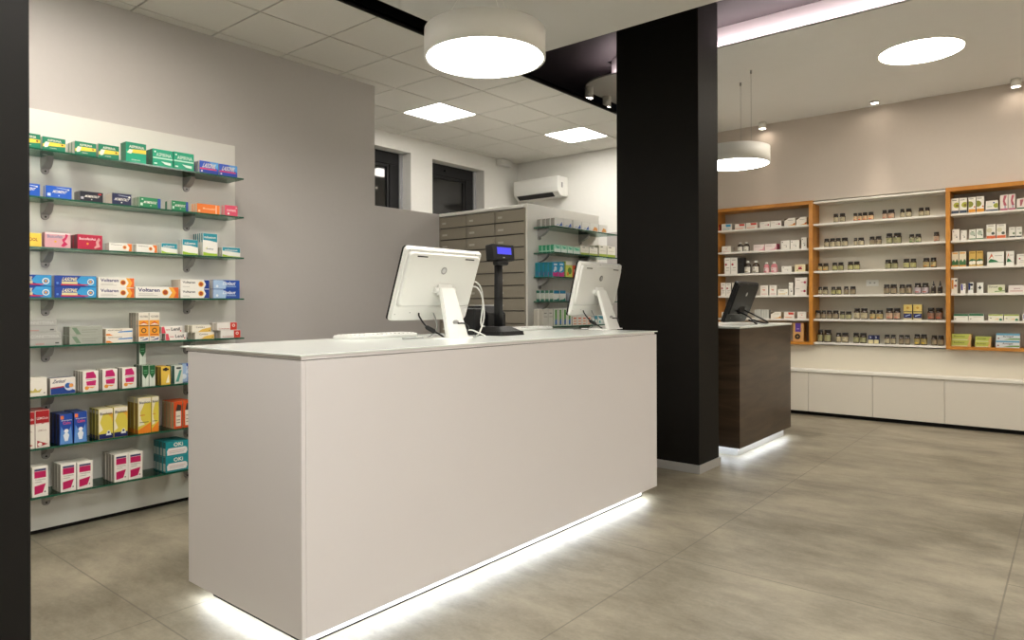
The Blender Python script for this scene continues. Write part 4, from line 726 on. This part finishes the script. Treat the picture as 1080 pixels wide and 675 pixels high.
SIDE = {'oki': [(.10, .08, .90, .58, 'b4c0bc')], 'pink_white': [(.35, .12, .6, .9, '8c877d')], 'magenta': [(.3, .15, .7, .85, '9a9488')], 'bisolvon': [(.1, .84, .9, .94, 'cfc8b4'), (0, 0, 1, .12, '1c2248')],
 'bisolvon_big': [(0, .86, 1, 1, 'cfc8b4'), (0, 0, 1, .12, 'b8661c')], 'orange_tea': [(.15, .06, .85, .94, 'b8a67e')], 'sun': [(.3, .1, .7, .2, '3a3530'), (.3, .3, .7, .85, '9a948a')], 'momentact': [(.3, 0, .7, 1, '22243a')], 'momendol': [(.7, 0, 1, 1, '3a7a58')],
 'lemocin': [(.1, .05, .9, .6, '8c3038')], 'teal_tall': [(.2, .6, .8, 1, '1b7c8c')], 'teal_mid': [(.2, .7, .8, 1, 'c0c8c4')], 'blue_pink': [(.2, .1, .8, .4, '2a6a8a')], 'white_teal': [(.1, .75, .9, 1, '2a6a58'), (.1, 0, .9, .2, '2a6a58')], 'mint': [(.1, .1, .9, .25, 'a8c8b8')]}
_CM = {}
def carton_mesh(design, w, h, d):
    key = (design, round(w, 3), round(h, 3), round(d, 3))
    if key in _CM: return _CM[key]
    fc, sc, tc, art, desc = D[design]
    m = MB()
    x0, x1, y0, y1 = -w / 2, w / 2, -d / 2, d / 2
    m.box(x0, x1, y0, y1, 0, h, col(fc), min(.0012, d * .05))
    ks, kt = m.mi(col(sc)), m.mi(col(tc))
    for f in m.bm.faces:
        f.normal_update()
        if abs(f.normal.x) > .9: f.material_index = ks
        elif f.normal.z > .9 or f.normal.y > .9: f.material_index = kt
    # tuck flap seam on both ends
    for sx in (x0 - .0002, x1 + .0002):
        m.face([(sx, y0 + d * .12, h * .12), (sx, y0 + d * .18, h * .12), (sx, y0 + d * .18, h * .88), (sx, y0 + d * .12, h * .88)], col(tc))
    for q, (u0, v0, u1, v1, c) in enumerate(SIDE.get(design, ())):
        sx = x0 - .0003 - .0001 * q; m.face([(sx, y0 + d * u0, h * v0), (sx, y0 + d * u1, h * v0), (sx, y0 + d * u1, h * v1), (sx, y0 + d * u0, h * v1)], col(c))
    b = .0016; fw, fh = w - 2 * b, h - 2 * b
    for n, a in enumerate(art):
        y = y0 - .00025 * (n + 1)
        def f(u, v, y=y): return (x0 + b + min(1, max(0, u)) * fw, y, b + min(1, max(0, v)) * fh)
        if a[0] == 'r': m.face([f(a[1], a[2]), f(a[3], a[2]), f(a[3], a[4]), f(a[1], a[4])], col(a[5]))
        elif a[0] == 'p': m.face([f(*q) for q in a[1]], col(a[2]))
        elif a[0] == 'c':
            r = a[3] * h; N = 16
            m.face([f(a[1] + r * math.cos(2 * PI * i / N) / fw, a[2] + r * math.sin(2 * PI * i / N) / fh) for i in range(N)], col(a[4]))
        elif a[0] == 't':
            s, u0, v0, u1, v1, c = a[1:7]; bo = (a[7] if len(a) > 7 else .02) * .4; sh = a[8] if len(a) > 8 else 0
            put_text(m, s, lambda p, q: (x0 + b + (u0 + p * (u1 - u0)) * fw, y, b + (v0 + q * (v1 - v0)) * fh), col(c), bo, sh)
    m.keep = True
    me = m.mesh('carton'); _CM[key] = me
    return me
def carton(design, w, h, d, loc, rz, label, group):
    o = bpy.data.objects.new('medicine_carton', carton_mesh(design, w, h, d)); C.objects.link(o)
    o.location = loc; o.rotation_euler = (0, 0, rz); tag(o, label, 'carton', group); return o
ORD = 'first second third fourth fifth sixth seventh eighth ninth tenth eleventh twelfth thirteenth fourteenth fifteenth sixteenth'.split()
SHN = ['top', 'second', 'third', 'fourth', 'fifth', 'sixth', 'seventh', 'lowest']
BACK = ['', ', one row behind', ', two rows behind', ', three rows behind', ', four rows behind']
U1 = [(1,1.126,0.105,0.074,'aspirin',1,1,0.05),(1,1.238,0.109,0.069,'aspirin',1,1,0.05),(1,1.39,0.107,0.072,'aspirin',3,1,0.045),(1,1.507,0.109,0.078,'aspirin',1,1,0.05),(1,1.651,0.113,0.116,'aspirin_tall',1,1,0.08),(1,1.799,0.12,0.102,'aspirin_double',2,1,0.05),(1,1.922,0.124,0.105,'aspirin_double',2,1,0.05),(1,2.08,0.124,0.076,'lasonil_small',3,1,0.03),(1,2.206,0.125,0.075,'lasonil_small',1,1,0.03),(2,1.117,0.111,0.064,'moment',1,1,0.05),(2,1.252,0.124,0.064,'moment',2,1,0.025),(2,1.414,0.117,0.055,'momentact',4,1,0.022),(2,1.577,0.104,0.064,'momentact_pack',1,1,0.1),(2,1.724,0.122,0.059,'momendol',4,1,0.025),(2,1.908,0.102,0.059,'momendol',1,1,0.09),(2,2.064,0.147,0.059,'orange_flat',3,1,0.03),(2,2.244,0.088,0.068,'pink_flat',2,1,0.03),(3,1.133,0.101,0.071,'yellow',1,1,0.05),(3,1.247,0.123,0.081,'buscofen',1,1,0.05),(3,1.401,0.126,0.081,'buscofenact',2,1,0.06),(3,1.56,0.123,0.046,'dolo_white',2,1,0.03),(3,1.706,0.118,0.047,'dolo_white',1,1,0.05),(3,1.846,0.096,0.063,'teal_low',3,1,0.025),(3,1.972,0.098,0.095,'teal_mid',2,1,0.03),(3,2.099,0.095,0.142,'teal_tall',5,1,0.026),(3,2.225,0.124,0.063,'teal_low',2,1,0.03),(4,1.091,0.189,0.06,'lasonil',1,2,0.05),(4,1.291,0.205,0.06,'lasonil',1,2,0.05),(4,1.504,0.192,0.058,'voltaren',1,2,0.05),(4,1.7,0.25,0.067,'voltaren',1,1,0.05),(4,1.96,0.182,0.058,'voltaren_blue',1,2,0.13),(4,2.164,0.18,0.059,'dicloflex',1,2,0.06),(5,1.148,0.179,0.072,'grey',1,2,0.05),(5,1.361,0.166,0.049,'grey_green',2,2,0.05),(5,1.542,0.143,0.04,'orange_blue',1,2,0.05),(5,1.716,0.059,0.17,'sun',5,1,0.026),(5,1.776,0.06,0.17,'sun',1,1,0.026),(5,1.845,0.151,0.043,'lenil',1,2,0.05),(5,2.029,0.142,0.044,'cortidro',2,2,0.05),(5,2.189,0.16,0.051,'cloreum',2,2,0.05),(6,1.147,0.11,0.098,'cream',1,1,0.08),(6,1.27,0.12,0.089,'zerinol',1,1,0.08),(6,1.425,0.08,0.115,'magenta',4,1,0.035),(6,1.524,0.078,0.118,'magenta',3,1,0.035),(6,1.627,0.078,0.119,'magenta',3,1,0.035),(6,1.736,0.038,0.126,'green_white',3,1,0.04),(6,1.775,0.036,0.125,'green_white',3,1,0.04),(6,1.843,0.056,0.11,'gold_small',3,1,0.04),(6,1.922,0.051,0.111,'teal_small',3,1,0.04),(7,1.138,0.063,0.195,'lemocin',2,1,0.07),(7,1.202,0.066,0.198,'lemocin',2,1,0.07),(7,1.313,0.064,0.164,'blue_figure',3,1,0.05),(7,1.381,0.066,0.167,'blue_figure',3,1,0.05),(7,1.503,0.076,0.169,'bisolvon',3,1,0.045),(7,1.581,0.076,0.171,'bisolvon',3,1,0.045),(7,1.712,0.075,0.208,'bisolvon_big',3,1,0.05),(7,1.788,0.043,0.209,'bisolvon_big',3,1,0.05),(7,1.917,0.053,0.163,'orange_tea',4,1,0.04),(7,1.973,0.057,0.164,'orange_tea',4,1,0.04),(8,1.187,0.074,0.159,'pink_white',2,1,0.045),(8,1.317,0.076,0.151,'pink_white',3,1,0.045),(8,1.396,0.078,0.147,'pink_white',3,1,0.045),(8,1.583,0.075,0.157,'pink_white',4,1,0.04),(8,1.658,0.08,0.155,'pink_white',4,1,0.04),(8,1.868,0.138,0.091,'oki',4,2,0.042)]
U2 = [(1,4.477,0.121,0.066,'white_blue',4,1,0.045),(1,4.6,0.128,0.07,'white_blue',2,1,0.045),(1,4.737,0.132,0.071,'white_blue',2,1,0.045),(1,4.872,0.119,0.068,'white_blue',2,1,0.045),(1,4.993,0.141,0.071,'white_orange',2,1,0.045),(1,5.137,0.14,0.07,'white_orange',2,1,0.045),(2,4.468,0.096,0.061,'mint',4,1,0.04),(2,4.567,0.082,0.062,'mint',4,1,0.04),(2,4.655,0.078,0.06,'mint',4,1,0.04),(2,4.738,0.102,0.057,'mint',4,1,0.04),(2,4.849,0.128,0.072,'lime_white',2,1,0.05),(2,4.983,0.136,0.074,'lime_white',2,1,0.05),(2,5.136,0.131,0.098,'lime_white',2,1,0.05),(2,5.272,0.14,0.1,'lime_white',2,1,0.05),(3,4.446,0.079,0.116,'blue_pink',4,1,0.045),(3,4.528,0.081,0.12,'blue_pink',3,1,0.045),(3,4.628,0.097,0.129,'yellow_green',3,1,0.045),(3,4.729,0.099,0.099,'orange_tea',2,1,0.045),(4,4.459,0.08,0.087,'white_teal',4,1,0.045),(4,4.543,0.085,0.088,'white_teal',3,1,0.045),(4,4.686,0.083,0.069,'blue_white',2,1,0.045),(5,4.321,0.065,0.14,'white_plain',2,1,0.05),(5,4.389,0.066,0.14,'white_plain',2,1,0.05),(5,4.46,0.06,0.143,'green_stripe',2,1,0.05),(5,4.522,0.061,0.142,'green_stripe',2,1,0.05),(5,4.586,0.062,0.142,'green_stripe',2,1,0.05),(5,4.65,0.063,0.142,'green_stripe',2,1,0.05),(5,4.727,0.067,0.078,'orange_stripe',1,1,0.05),(5,4.797,0.069,0.077,'orange_stripe',1,1,0.05),(5,4.868,0.07,0.076,'orange_stripe',1,1,0.05),(5,4.941,0.071,0.075,'orange_stripe',1,1,0.05),(5,5.023,0.083,0.078,'teal_flower',1,1,0.05),(5,5.114,0.086,0.076,'teal_flower',1,1,0.05),(5,5.207,0.088,0.075,'teal_flower',1,1,0.05)]
FW = [(1,-3.427,0.024,0.08,'red',1),(1,-3.381,0.134,0.082,'w_blue',1),(1,-3.213,0.131,0.07,'w_red',1),(1,-3.076,0.138,0.073,'w_red',1),(1,-2.909,0.125,0.071,'w_dot',1),(1,-2.782,0.125,0.072,'w_dot',1),(1,-2.626,0.128,0.091,'w_gold',1),(1,-2.491,0.119,0.091,'w_gold',1),(2,-3.379,0.12,0.077,'w_rose',1),(2,-2.987,0.134,0.075,'w_pink',1),(2,-2.851,0.138,0.075,'w_pink',1),(2,-2.664,0.102,0.103,'w_plain',1),(2,-2.558,0.103,0.102,'w_plain',1),(2,-2.435,0.062,0.127,'w_plain',1),(3,-3.345,0.078,0.2,'w_berry',1),(3,-3.265,0.083,0.198,'w_berry',1),(3,-3.18,0.08,0.192,'black_box',1),(3,-2.657,0.115,0.069,'w_plain',1),(3,-2.508,0.119,0.085,'cream_red',1),(4,-3.393,0.065,0.16,'w_berry',1),(4,-3.326,0.064,0.158,'w_berry',1),(4,-3.249,0.071,0.161,'w_lime',1),(4,-2.906,0.095,0.117,'w_rose',1),(4,-2.8,0.088,0.118,'w_rose',1),(4,-2.703,0.121,0.071,'w_yel',1),(4,-2.576,0.05,0.146,'w_plain',1),(4,-2.51,0.136,0.1,'w_dot',2),(5,-3.382,0.069,0.073,'w_rose',1),(5,-2.976,0.081,0.103,'grey_rib',1),(5,-2.893,0.089,0.103,'grey_rib',1),(5,-2.784,0.121,0.076,'w_gold',1),(5,-2.632,0.119,0.076,'w_red',1),(5,-2.48,0.1,0.077,'w_rose',1),(6,-2.53,0.121,0.213,'kraft_purple',1),(1,-0.976,0.069,0.156,'sun_navy',1),(1,-0.906,0.066,0.155,'sun_navy',1),(1,-0.83,0.063,0.154,'sun_orange',1),(1,-0.764,0.067,0.155,'sun_orange',1),(1,-0.687,0.102,0.105,'sun_wide',1),(1,-0.573,0.065,0.152,'pink_fig',1),(1,-0.507,0.057,0.152,'pink_fig',1),(1,-0.441,0.064,0.104,'pink_small',1),(2,-0.969,0.065,0.114,'w_plain',1),(2,-0.895,0.052,0.1,'w_plain',1),(2,-0.826,0.058,0.104,'w_herb',1),(2,-0.766,0.06,0.105,'w_herb',1),(2,-0.683,0.078,0.141,'w_orangeband',1),(2,-0.601,0.077,0.139,'w_orangeband',1),(2,-0.502,0.052,0.102,'w_darkband',1),(2,-0.449,0.05,0.101,'w_darkband',1),(3,-0.973,0.061,0.152,'herb_orange',1),(3,-0.91,0.062,0.153,'herb_orange',1),(3,-0.827,0.059,0.152,'herb_gold',1),(3,-0.766,0.058,0.152,'herb_gold',1),(3,-0.678,0.138,0.135,'hill',1),(3,-0.526,0.066,0.136,'hill',1),(3,-0.442,0.086,0.104,'w_berry',1),(4,-0.981,0.058,0.153,'orange_bar',1),(4,-0.899,0.046,0.099,'purple_bar',1),(4,-0.835,0.046,0.107,'navy_bar',1),(4,-0.763,0.057,0.105,'ink_star',1),(4,-0.674,0.141,0.08,'herb_flat',1),(4,-0.509,0.13,0.072,'red_flat',1),(5,-0.959,0.127,0.064,'green_top',1),(5,-0.831,0.128,0.067,'green_top',1),(5,-0.67,0.122,0.062,'green_low',1),(5,-0.544,0.122,0.062,'green_low',1),(5,-0.4,0.086,0.068,'purple_bar',1),(6,-0.98,0.168,0.062,'lime_text',2),(6,-0.781,0.134,0.051,'lime_text',2),(6,-0.612,0.193,0.069,'arnigel',2),(5,-1.405,0.082,0.158,'yellow_navy',1),(5,-1.316,0.082,0.158,'yellow_navy',1),(6,-1.743,0.053,0.091,'navy_cream',1),(6,-1.688,0.052,0.092,'navy_cream',1)]
JR = [(1,-2.071,0.054,0.1,'cream','jar'),(1,-2.004,0.062,0.1,'cream','jar'),(1,-1.872,0.042,0.09,'orange','jar'),(1,-1.826,0.044,0.09,'orange','jar'),(1,-1.776,0.053,0.09,'orange','jar'),(1,-1.717,0.059,0.09,'orange','jar'),(1,-1.584,0.049,0.098,'pinkish','jar'),(1,-1.523,0.071,0.098,'pinkish','jar'),(1,-1.416,0.045,0.095,'cream','jar'),(1,-1.358,0.056,0.095,'cream','jar'),(1,-1.243,0.053,0.092,'cream','jar'),(1,-1.189,0.049,0.092,'cream','jar'),(2,-2.168,0.056,0.098,'cream','jar'),(2,-2.108,0.059,0.098,'cream','jar'),(2,-2.048,0.057,0.098,'cream','jar'),(2,-1.982,0.067,0.098,'cream','jar'),(2,-1.87,0.037,0.088,'cream','jar'),(2,-1.816,0.064,0.088,'cream','jar'),(2,-1.706,0.054,0.092,'tan','jar'),(2,-1.644,0.064,0.092,'tan','jar'),(2,-1.54,0.064,0.115,'sage','jar'),(2,-1.464,0.079,0.115,'sage','jar'),(2,-1.33,0.052,0.092,'green','jar'),(2,-1.272,0.058,0.092,'green','jar'),(2,-1.108,0.052,0.1,'pinkish','jar'),(3,-2.238,0.052,0.088,'amber','jar'),(3,-2.18,0.061,0.088,'amber','jar'),(3,-2.084,0.056,0.092,'lime','jar'),(3,-2.022,0.06,0.092,'lime','jar'),(3,-1.923,0.059,0.095,'lime','jar'),(3,-1.859,0.063,0.095,'lime','jar'),(3,-1.553,0.061,0.1,'sage','jar'),(3,-1.49,0.063,0.1,'sage','jar'),(3,-1.38,0.062,0.102,'lime','jar'),(3,-1.316,0.058,0.102,'lime','jar'),(3,-1.199,0.063,0.104,'amber','jar'),(3,-1.135,0.057,0.104,'amber','jar'),(4,-2.239,0.042,0.09,'cream','jar'),(4,-2.186,0.057,0.09,'cream','jar'),(4,-2.099,0.05,0.088,'lime','jar'),(4,-2.044,0.056,0.088,'lime','jar'),(4,-1.967,0.051,0.09,'tan','jar'),(4,-1.901,0.062,0.09,'tan','jar'),(4,-1.568,0.059,0.105,'tan','jar'),(4,-1.502,0.066,0.105,'tan','jar'),(4,-1.42,0.056,0.1,'tan','jar'),(4,-1.359,0.06,0.1,'tan','jar'),(4,-1.276,0.065,0.112,'lilac','jar'),(4,-1.208,0.067,0.112,'lilac','jar'),(4,-1.134,0.043,0.13,'dark','dropper'),(4,-1.076,0.042,0.13,'dark','dropper'),(5,-2.264,0.066,0.095,'tan','jar'),(5,-2.202,0.049,0.095,'tan','jar'),(5,-2.143,0.061,0.095,'tan','jar'),(5,-2.077,0.065,0.095,'tan','jar'),(5,-2.007,0.055,0.085,'sage','jar'),(5,-1.944,0.063,0.085,'sage','jar'),(5,-1.859,0.065,0.12,'cream','jar'),(5,-1.787,0.072,0.12,'cream','jar'),(5,-1.703,0.06,0.1,'amber','jar'),(5,-1.635,0.07,0.1,'amber','jar'),(5,-1.541,0.071,0.122,'pinkish','jar'),(5,-1.469,0.066,0.122,'pinkish','jar'),(5,-1.158,0.067,0.125,'rust','jar'),(5,-1.087,0.068,0.125,'rust','jar'),(6,-2.239,0.058,0.14,'sage','jar'),(6,-2.162,0.08,0.14,'sage','jar'),(6,-2.047,0.055,0.11,'cream','jar'),(6,-1.98,0.071,0.11,'cream','jar'),(6,-1.867,0.062,0.112,'sage','jar'),(6,-1.797,0.071,0.112,'sage','jar'),(6,-1.563,0.055,0.1,'cream','jar'),(6,-1.505,0.051,0.1,'cream','jar'),(6,-1.43,0.049,0.1,'tan','jar'),(6,-1.374,0.053,0.1,'tan','jar'),(6,-1.284,0.056,0.112,'gold','jar'),(6,-1.223,0.06,0.112,'gold','jar'),(6,-1.131,0.055,0.105,'tan','jar'),(6,-1.072,0.056,0.105,'tan','jar'),(2,-3.154,0.069,0.115,'white','bottle'),(2,-3.079,0.069,0.115,'white','bottle'),(3,-3.063,0.076,0.15,'white','bottle'),(3,-2.966,0.083,0.15,'white','bottle'),(3,-2.84,0.066,0.125,'rosy','pinkbottle'),(3,-2.751,0.076,0.125,'rosy','pinkbottle')]

STAG = {'grey': .012, 'lenil': .012, 'cortidro': .01, 'cloreum': .012}
def stock(rows, Z, XF, rz, where, group):
    cnt = {}
    for s, y0, w, h, dg, n, lv, d in rows:
        k = cnt.get(s, 0); cnt[s] = k + 1
        w = w - .0015; dd = d - .004
        n = min(n, int(.188 / d)); dd = min(dd, .185)
        for b in range(n):
            for l in range(lv):
                st = STAG.get(dg, 0) * (1 if l == 0 else -1)
                ww = w - (2 * abs(st)) if st else w
                x = XF - dd / 2 - b * d; y = y0 + w / 2 + st + (random.uniform(-.0015, .0005) if b else 0)
                lab = '%s, %s along the %s %s%s%s' % (D[dg][4], ORD[k], SHN[s - 1], where, BACK[b], (', upper' if l else ', lower') if lv > 1 else '')
                carton(dg, ww, h - .0006, dd, (x, y, Z[s - 1] + .0002 + l * h), rz, lab, group)
stock(U1, Z1, -4.215, PI / 2, 'glass shelf', 'medicine cartons on the glass wall shelves')
# upper pair of slim cartons standing on the row behind
for q, nm in ((0, 'upper slim green-topped carton standing on the back row of its pile'),):
    carton('green_white', .037, .125, .04, (-4.215 - .02 - .041, 1.755, Z1[5] + .0003 + .1262), PI / 2, nm, 'medicine cartons on the glass wall shelves')
carton('dicloflex', .07, .115, .05, (-4.30, 2.03, Z1[5] + .0002), PI / 2, 'blue carton half hidden behind the small teal one on the sixth glass shelf', 'medicine cartons on the glass wall shelves')
stock(U2, Z2, -3.226, PI / 2, 'shelf beside the drawers', 'cartons on the shelves beside the drawer cabinet')

# ================================================================== FAR WALL
e = tag(empty('base_cabinet', (-1.0, 8.23, 0)), 'long low cream cabinet run with flush doors along the far wall', 'cabinet')
m = MB(); m.box(-2.45, 3.6, -.165, -.025, .045, .486, M_FRONT); m.box(-2.45, 3.6, -.14, -.025, 0, .045, M_BLACK); m.build('carcass', e)
for k in range(-2, 6):
    x0 = -2.317 + .649 * k + 1.0
    m = MB(); m.box(max(-2.45, x0 + .002), x0 + .647, -.19, -.167, .045, .486, M_FRONT, .0012); m.build('door', e)
m = MB(); m.box(-2.45, 3.6, -.205, -.022, .4875, .514, M_SHELFW, .002); m.build('cabinet_top', e)
ZF = [2.147, 1.878, 1.613, 1.346, 1.075, .813]
def bay(label, x0, x1, kind):
    """kind orange: cherry frame standing proud; white: bare shelves between"""
    e = tag(empty('wall_shelf_bay', ((x0 + x1) / 2, 8.415, 0)), label, 'shelving', 'shelf bays on the far wall')
    a, b = x0 - (x0 + x1) / 2, x1 - (x0 + x1) / 2
    Y = lambda y: y - 8.415
    if kind == 'orange':
        m = MB(); m.box(a, b, Y(8.13), 0, 2.368, 2.408, M_ORANGE, .001); m.build('top_board', e)
        m = MB(); m.box(a, b, Y(8.13), 0, .783, .813, M_ORANGE, .001); m.build('bottom_board', e)
        for q in ((a, a + .038), (b - .038, b)):
            m = MB(); m.box(q[0], q[1], Y(8.13), 0, .8135, 2.3675, M_ORANGE, .001); m.build('side_board', e)
        a2, b2 = a + .0385, b - .0385
        m = MB(); m.box(a2, b2, Y(8.40), Y(8.41), .8135, 2.3675, mat('taupe_back_board', (.47, .42, .35), .5, noise=.02)); m.build('back_board', e)
    else:
        a2, b2 = a + .001, b - .001
        m = MB(); m.box(a2, b2, Y(8.17), 0, 2.375, 2.397, M_SHELFW, .001); m.build('top_board', e)
        m = MB(); m.box(a2, b2, Y(8.17), 0, .791, .813, M_SHELFW, .001); m.build('bottom_board', e)
        m = MB(); m.box(a2, b2, Y(8.40), Y(8.41), .8135, 2.3745, M_CREAM); m.build('back_board', e)
    for z in ZF[:5]:
        m = MB(); m.box(a2, b2, Y(8.165), Y(8.399), z - .022, z, M_SHELFW, .001); m.build('shelf_board', e)
    return e
bay('orange wooden shelf bay behind the dark walnut counter', -3.45, -2.294, 'orange')
bay('white open shelf bay of brown jars between two orange bays', -2.293, -1.0155, 'white')
bay('orange wooden shelf bay beside the white one, running out of view', -1.015, .20, 'orange')
m = MB(); m.box(-.062, .062, -.004, 0, -.034, .034, M_PLAST, .003, 2)
for sx in (-.022, .022): m.box(sx - .008, sx + .008, -.0052, -.004, -.008, .008, M_GPLAST, .002)
tag(m.build('power_socket', None, (-1.739, 8.399, 1.473)), 'white double socket plate on the back of the white shelf bay', 'socket')
cnt = {}
for r, x, w, h, dg, lv in FW:
    bay_k = 0 if x < -2.3 else (1 if x < -1.02 else 2)
    k = cnt.get((bay_k, r), 0); cnt[(bay_k, r)] = k + 1
    dd = min(.12, max(.05, w * .9)) if h > .03 else .06
    if x < -2.3 and x + w > -2.334: w = -2.336 - x
    where = ('orange bay by walnut counter', 'white bay', 'outer orange bay')[bay_k]
    for l in range(lv):
        lab = '%s, %s on the %s shelf, %s%s' % (D[dg][4], ORD[k], ['top', 'second', 'third', 'fourth', 'fifth', 'lowest'][r - 1], where, (', upper' if l else ', lower') if lv > 1 else '')
        carton(dg, w - .003, h - .0006, dd, (x + w / 2 + (.004 if l else 0), 8.2 + dd / 2, ZF[r - 1] + .0002 + l * h), 0, lab, 'remedy cartons on the far wall shelves')
# jars and bottles
M_AMBER = mat('dark_amber_glass', (.035, .018, .008), .12, spec=.8); M_LID = mat('black_screw_lid', (.018, .016, .014), .35)
LABC = {'cream': ('b5aa8c', 'pale cream'), 'orange': ('cfae86', 'orange'), 'pinkish': ('b89c82', 'dusty pink'), 'tan': ('8f8168', 'tan'), 'sage': ('98966e', 'sage'), 'green': ('9c9a78', 'green-edged'), 'amber': ('b0a070', 'amber'), 'lime': ('aaa670', 'lime'), 'lilac': ('b4a8ac', 'lilac'), 'dark': ('2e2824', 'dark'), 'rust': ('8e6a56', 'rust'), 'gold': ('a0905a', 'gold'), 'white': ('dedad0', 'white'), 'rosy': ('e0c4c4', 'white')}
_JM = {}
def jar(kind, r, h, c):
    key = (kind, round(r, 3), round(h, 3), c)
    if key in _JM: return _JM[key]
    lc = col(LABC[c][0])
    B, Lm, K = MB(), MB(), MB()
    if kind == 'jar':
        B.lathe([(r * .9, 0), (r, .004), (r, h * .66), (r * .97, h * .70), (r * .80, h * .76), (r * .78, h * .80)], (0, 0, 0), M_AMBER, 20)
        K.lathe([(r * .88, h * .775), (r * .88, h * .985), (r * .82, h)], (0, 0, 0), M_LID, 20); Lz = (h * .09, h * .58)
    elif kind == 'dropper':
        B.lathe([(r * .9, 0), (r, .004), (r, h * .45), (r * .8, h * .56), (r * .42, h * .62), (r * .4, h * .66)], (0, 0, 0), M_AMBER, 18)
        K.lathe([(r * .5, h * .63), (r * .5, h * .76), (r * .26, h * .79), (r * .26, h * .93), (r * .14, h)], (0, 0, 0), M_LID, 18); Lz = (h * .07, h * .4)
    elif kind == 'bottle':
        B.lathe([(r * .92, 0), (r, .005), (r, h * .62), (r * .85, h * .74), (r * .45, h * .82), (r * .42, h * .86)], (0, 0, 0), M_AMBER, 20)
        K.lathe([(r * .48, h * .83), (r * .48, h * .98), (r * .42, h)], (0, 0, 0), M_PLAST, 20); Lz = (h * .05, h * .52)
    else:
        pk = mat('pink_bottle_plastic', (.62, .22, .25), .3)
        B.lathe([(r * .92, 0), (r, .005), (r, h * .55), (r * .8, h * .72), (r * .5, h * .82), (r * .4, h * .86)], (0, 0, 0), pk, 20)
        K.lathe([(r * .45, h * .84), (r * .45, h * .98), (r * .38, h)], (0, 0, 0), M_PLAST, 20); Lz = (h * .06, h * .48)
    # paper label wraps most of the body
    n = 22; rr = r + .0005; k = Lm.mi(lc)
    A = [R_(-92 - 66 + 132 * i / n) for i in range(n + 1)]
    for z0, z1, mm in ((Lz[0], Lz[1], lc),):
        va = [Lm.bm.verts.new((rr * math.cos(a), rr * math.sin(a), z0)) for a in A]; vb = [Lm.bm.verts.new((rr * math.cos(a), rr * math.sin(a), z1)) for a in A]
        for i in range(n):
            f = Lm.bm.faces.new((va[i], va[i + 1], vb[i + 1], vb[i])); f.smooth = True
    ink = Lm.mi(col('5a4c3c')); tint = Lm.mi(col({'orange': 'c8402a', 'pinkish': 'b86a5a', 'amber': 'c87a2a', 'rust': 'b8502e', 'green': '4a7a3a', 'gold': 'd8b020', 'lilac': 'a85a4a', 'rosy': 'c84a60'}.get(c, '8a8468')))
    for z0, z1, sp, kk in ((.78, .84, 40, ink), (.6, .66, 30, ink), (.1, .28, 62, tint)):
        zz0 = Lz[0] + (Lz[1] - Lz[0]) * z0; zz1 = Lz[0] + (Lz[1] - Lz[0]) * z1; A2 = [R_(-105 - sp / 2 + sp * i / 6) for i in range(7)]; r2 = rr + .0004
        va = [Lm.bm.verts.new((r2 * math.cos(a), r2 * math.sin(a), zz0)) for a in A2]; vb = [Lm.bm.verts.new((r2 * math.cos(a), r2 * math.sin(a), zz1)) for a in A2]
        for i in range(6):
            f = Lm.bm.faces.new((va[i], va[i + 1], vb[i + 1], vb[i])); f.material_index = kk
    Lm.keep = True
    _JM[key] = (B.mesh('jar_body'), K.mesh('lid'), Lm.mesh('paper_label')); return _JM[key]
cnt = {}
for r, x, w, h, c, kind in JR:
    mid = x > -2.29; k = cnt.get((mid, r), 0); cnt[(mid, r)] = k + 1
    rad = min(.041, w * .5 - .0003)
    b, l, p = jar(kind, rad, h, c)
    nm = {'jar': 'supplement_jar', 'dropper': 'dropper_bottle', 'bottle': 'syrup_bottle', 'pinkbottle': 'syrup_bottle'}[kind]
    what = {'jar': 'brown jar with %s label' % LABC[c][1], 'dropper': 'dark dropper bottle', 'bottle': 'white-capped brown bottle', 'pinkbottle': 'pink bottle with white label'}[kind]
    lab = '%s, %s on the %s shelf of the %s' % (what, ORD[k], ['top', 'second', 'third', 'fourth', 'fifth', 'lowest'][r - 1], 'white bay' if mid else 'orange bay')
    o = bpy.data.objects.new(nm, b); C.objects.link(o); o.location = (x, 8.22 + rad * (.6 if kind == 'jar' else .3), ZF[r - 1] + .0002); tag(o, lab, 'jar' if kind == 'jar' else 'bottle', 'brown jars in the white bay' if kind == 'jar' else 'bottles on the far wall shelves')
    for nn, mm in (('lid', l), ('paper_label', p)):
        q = bpy.data.objects.new(nn, mm); C.objects.link(q); q.parent = o
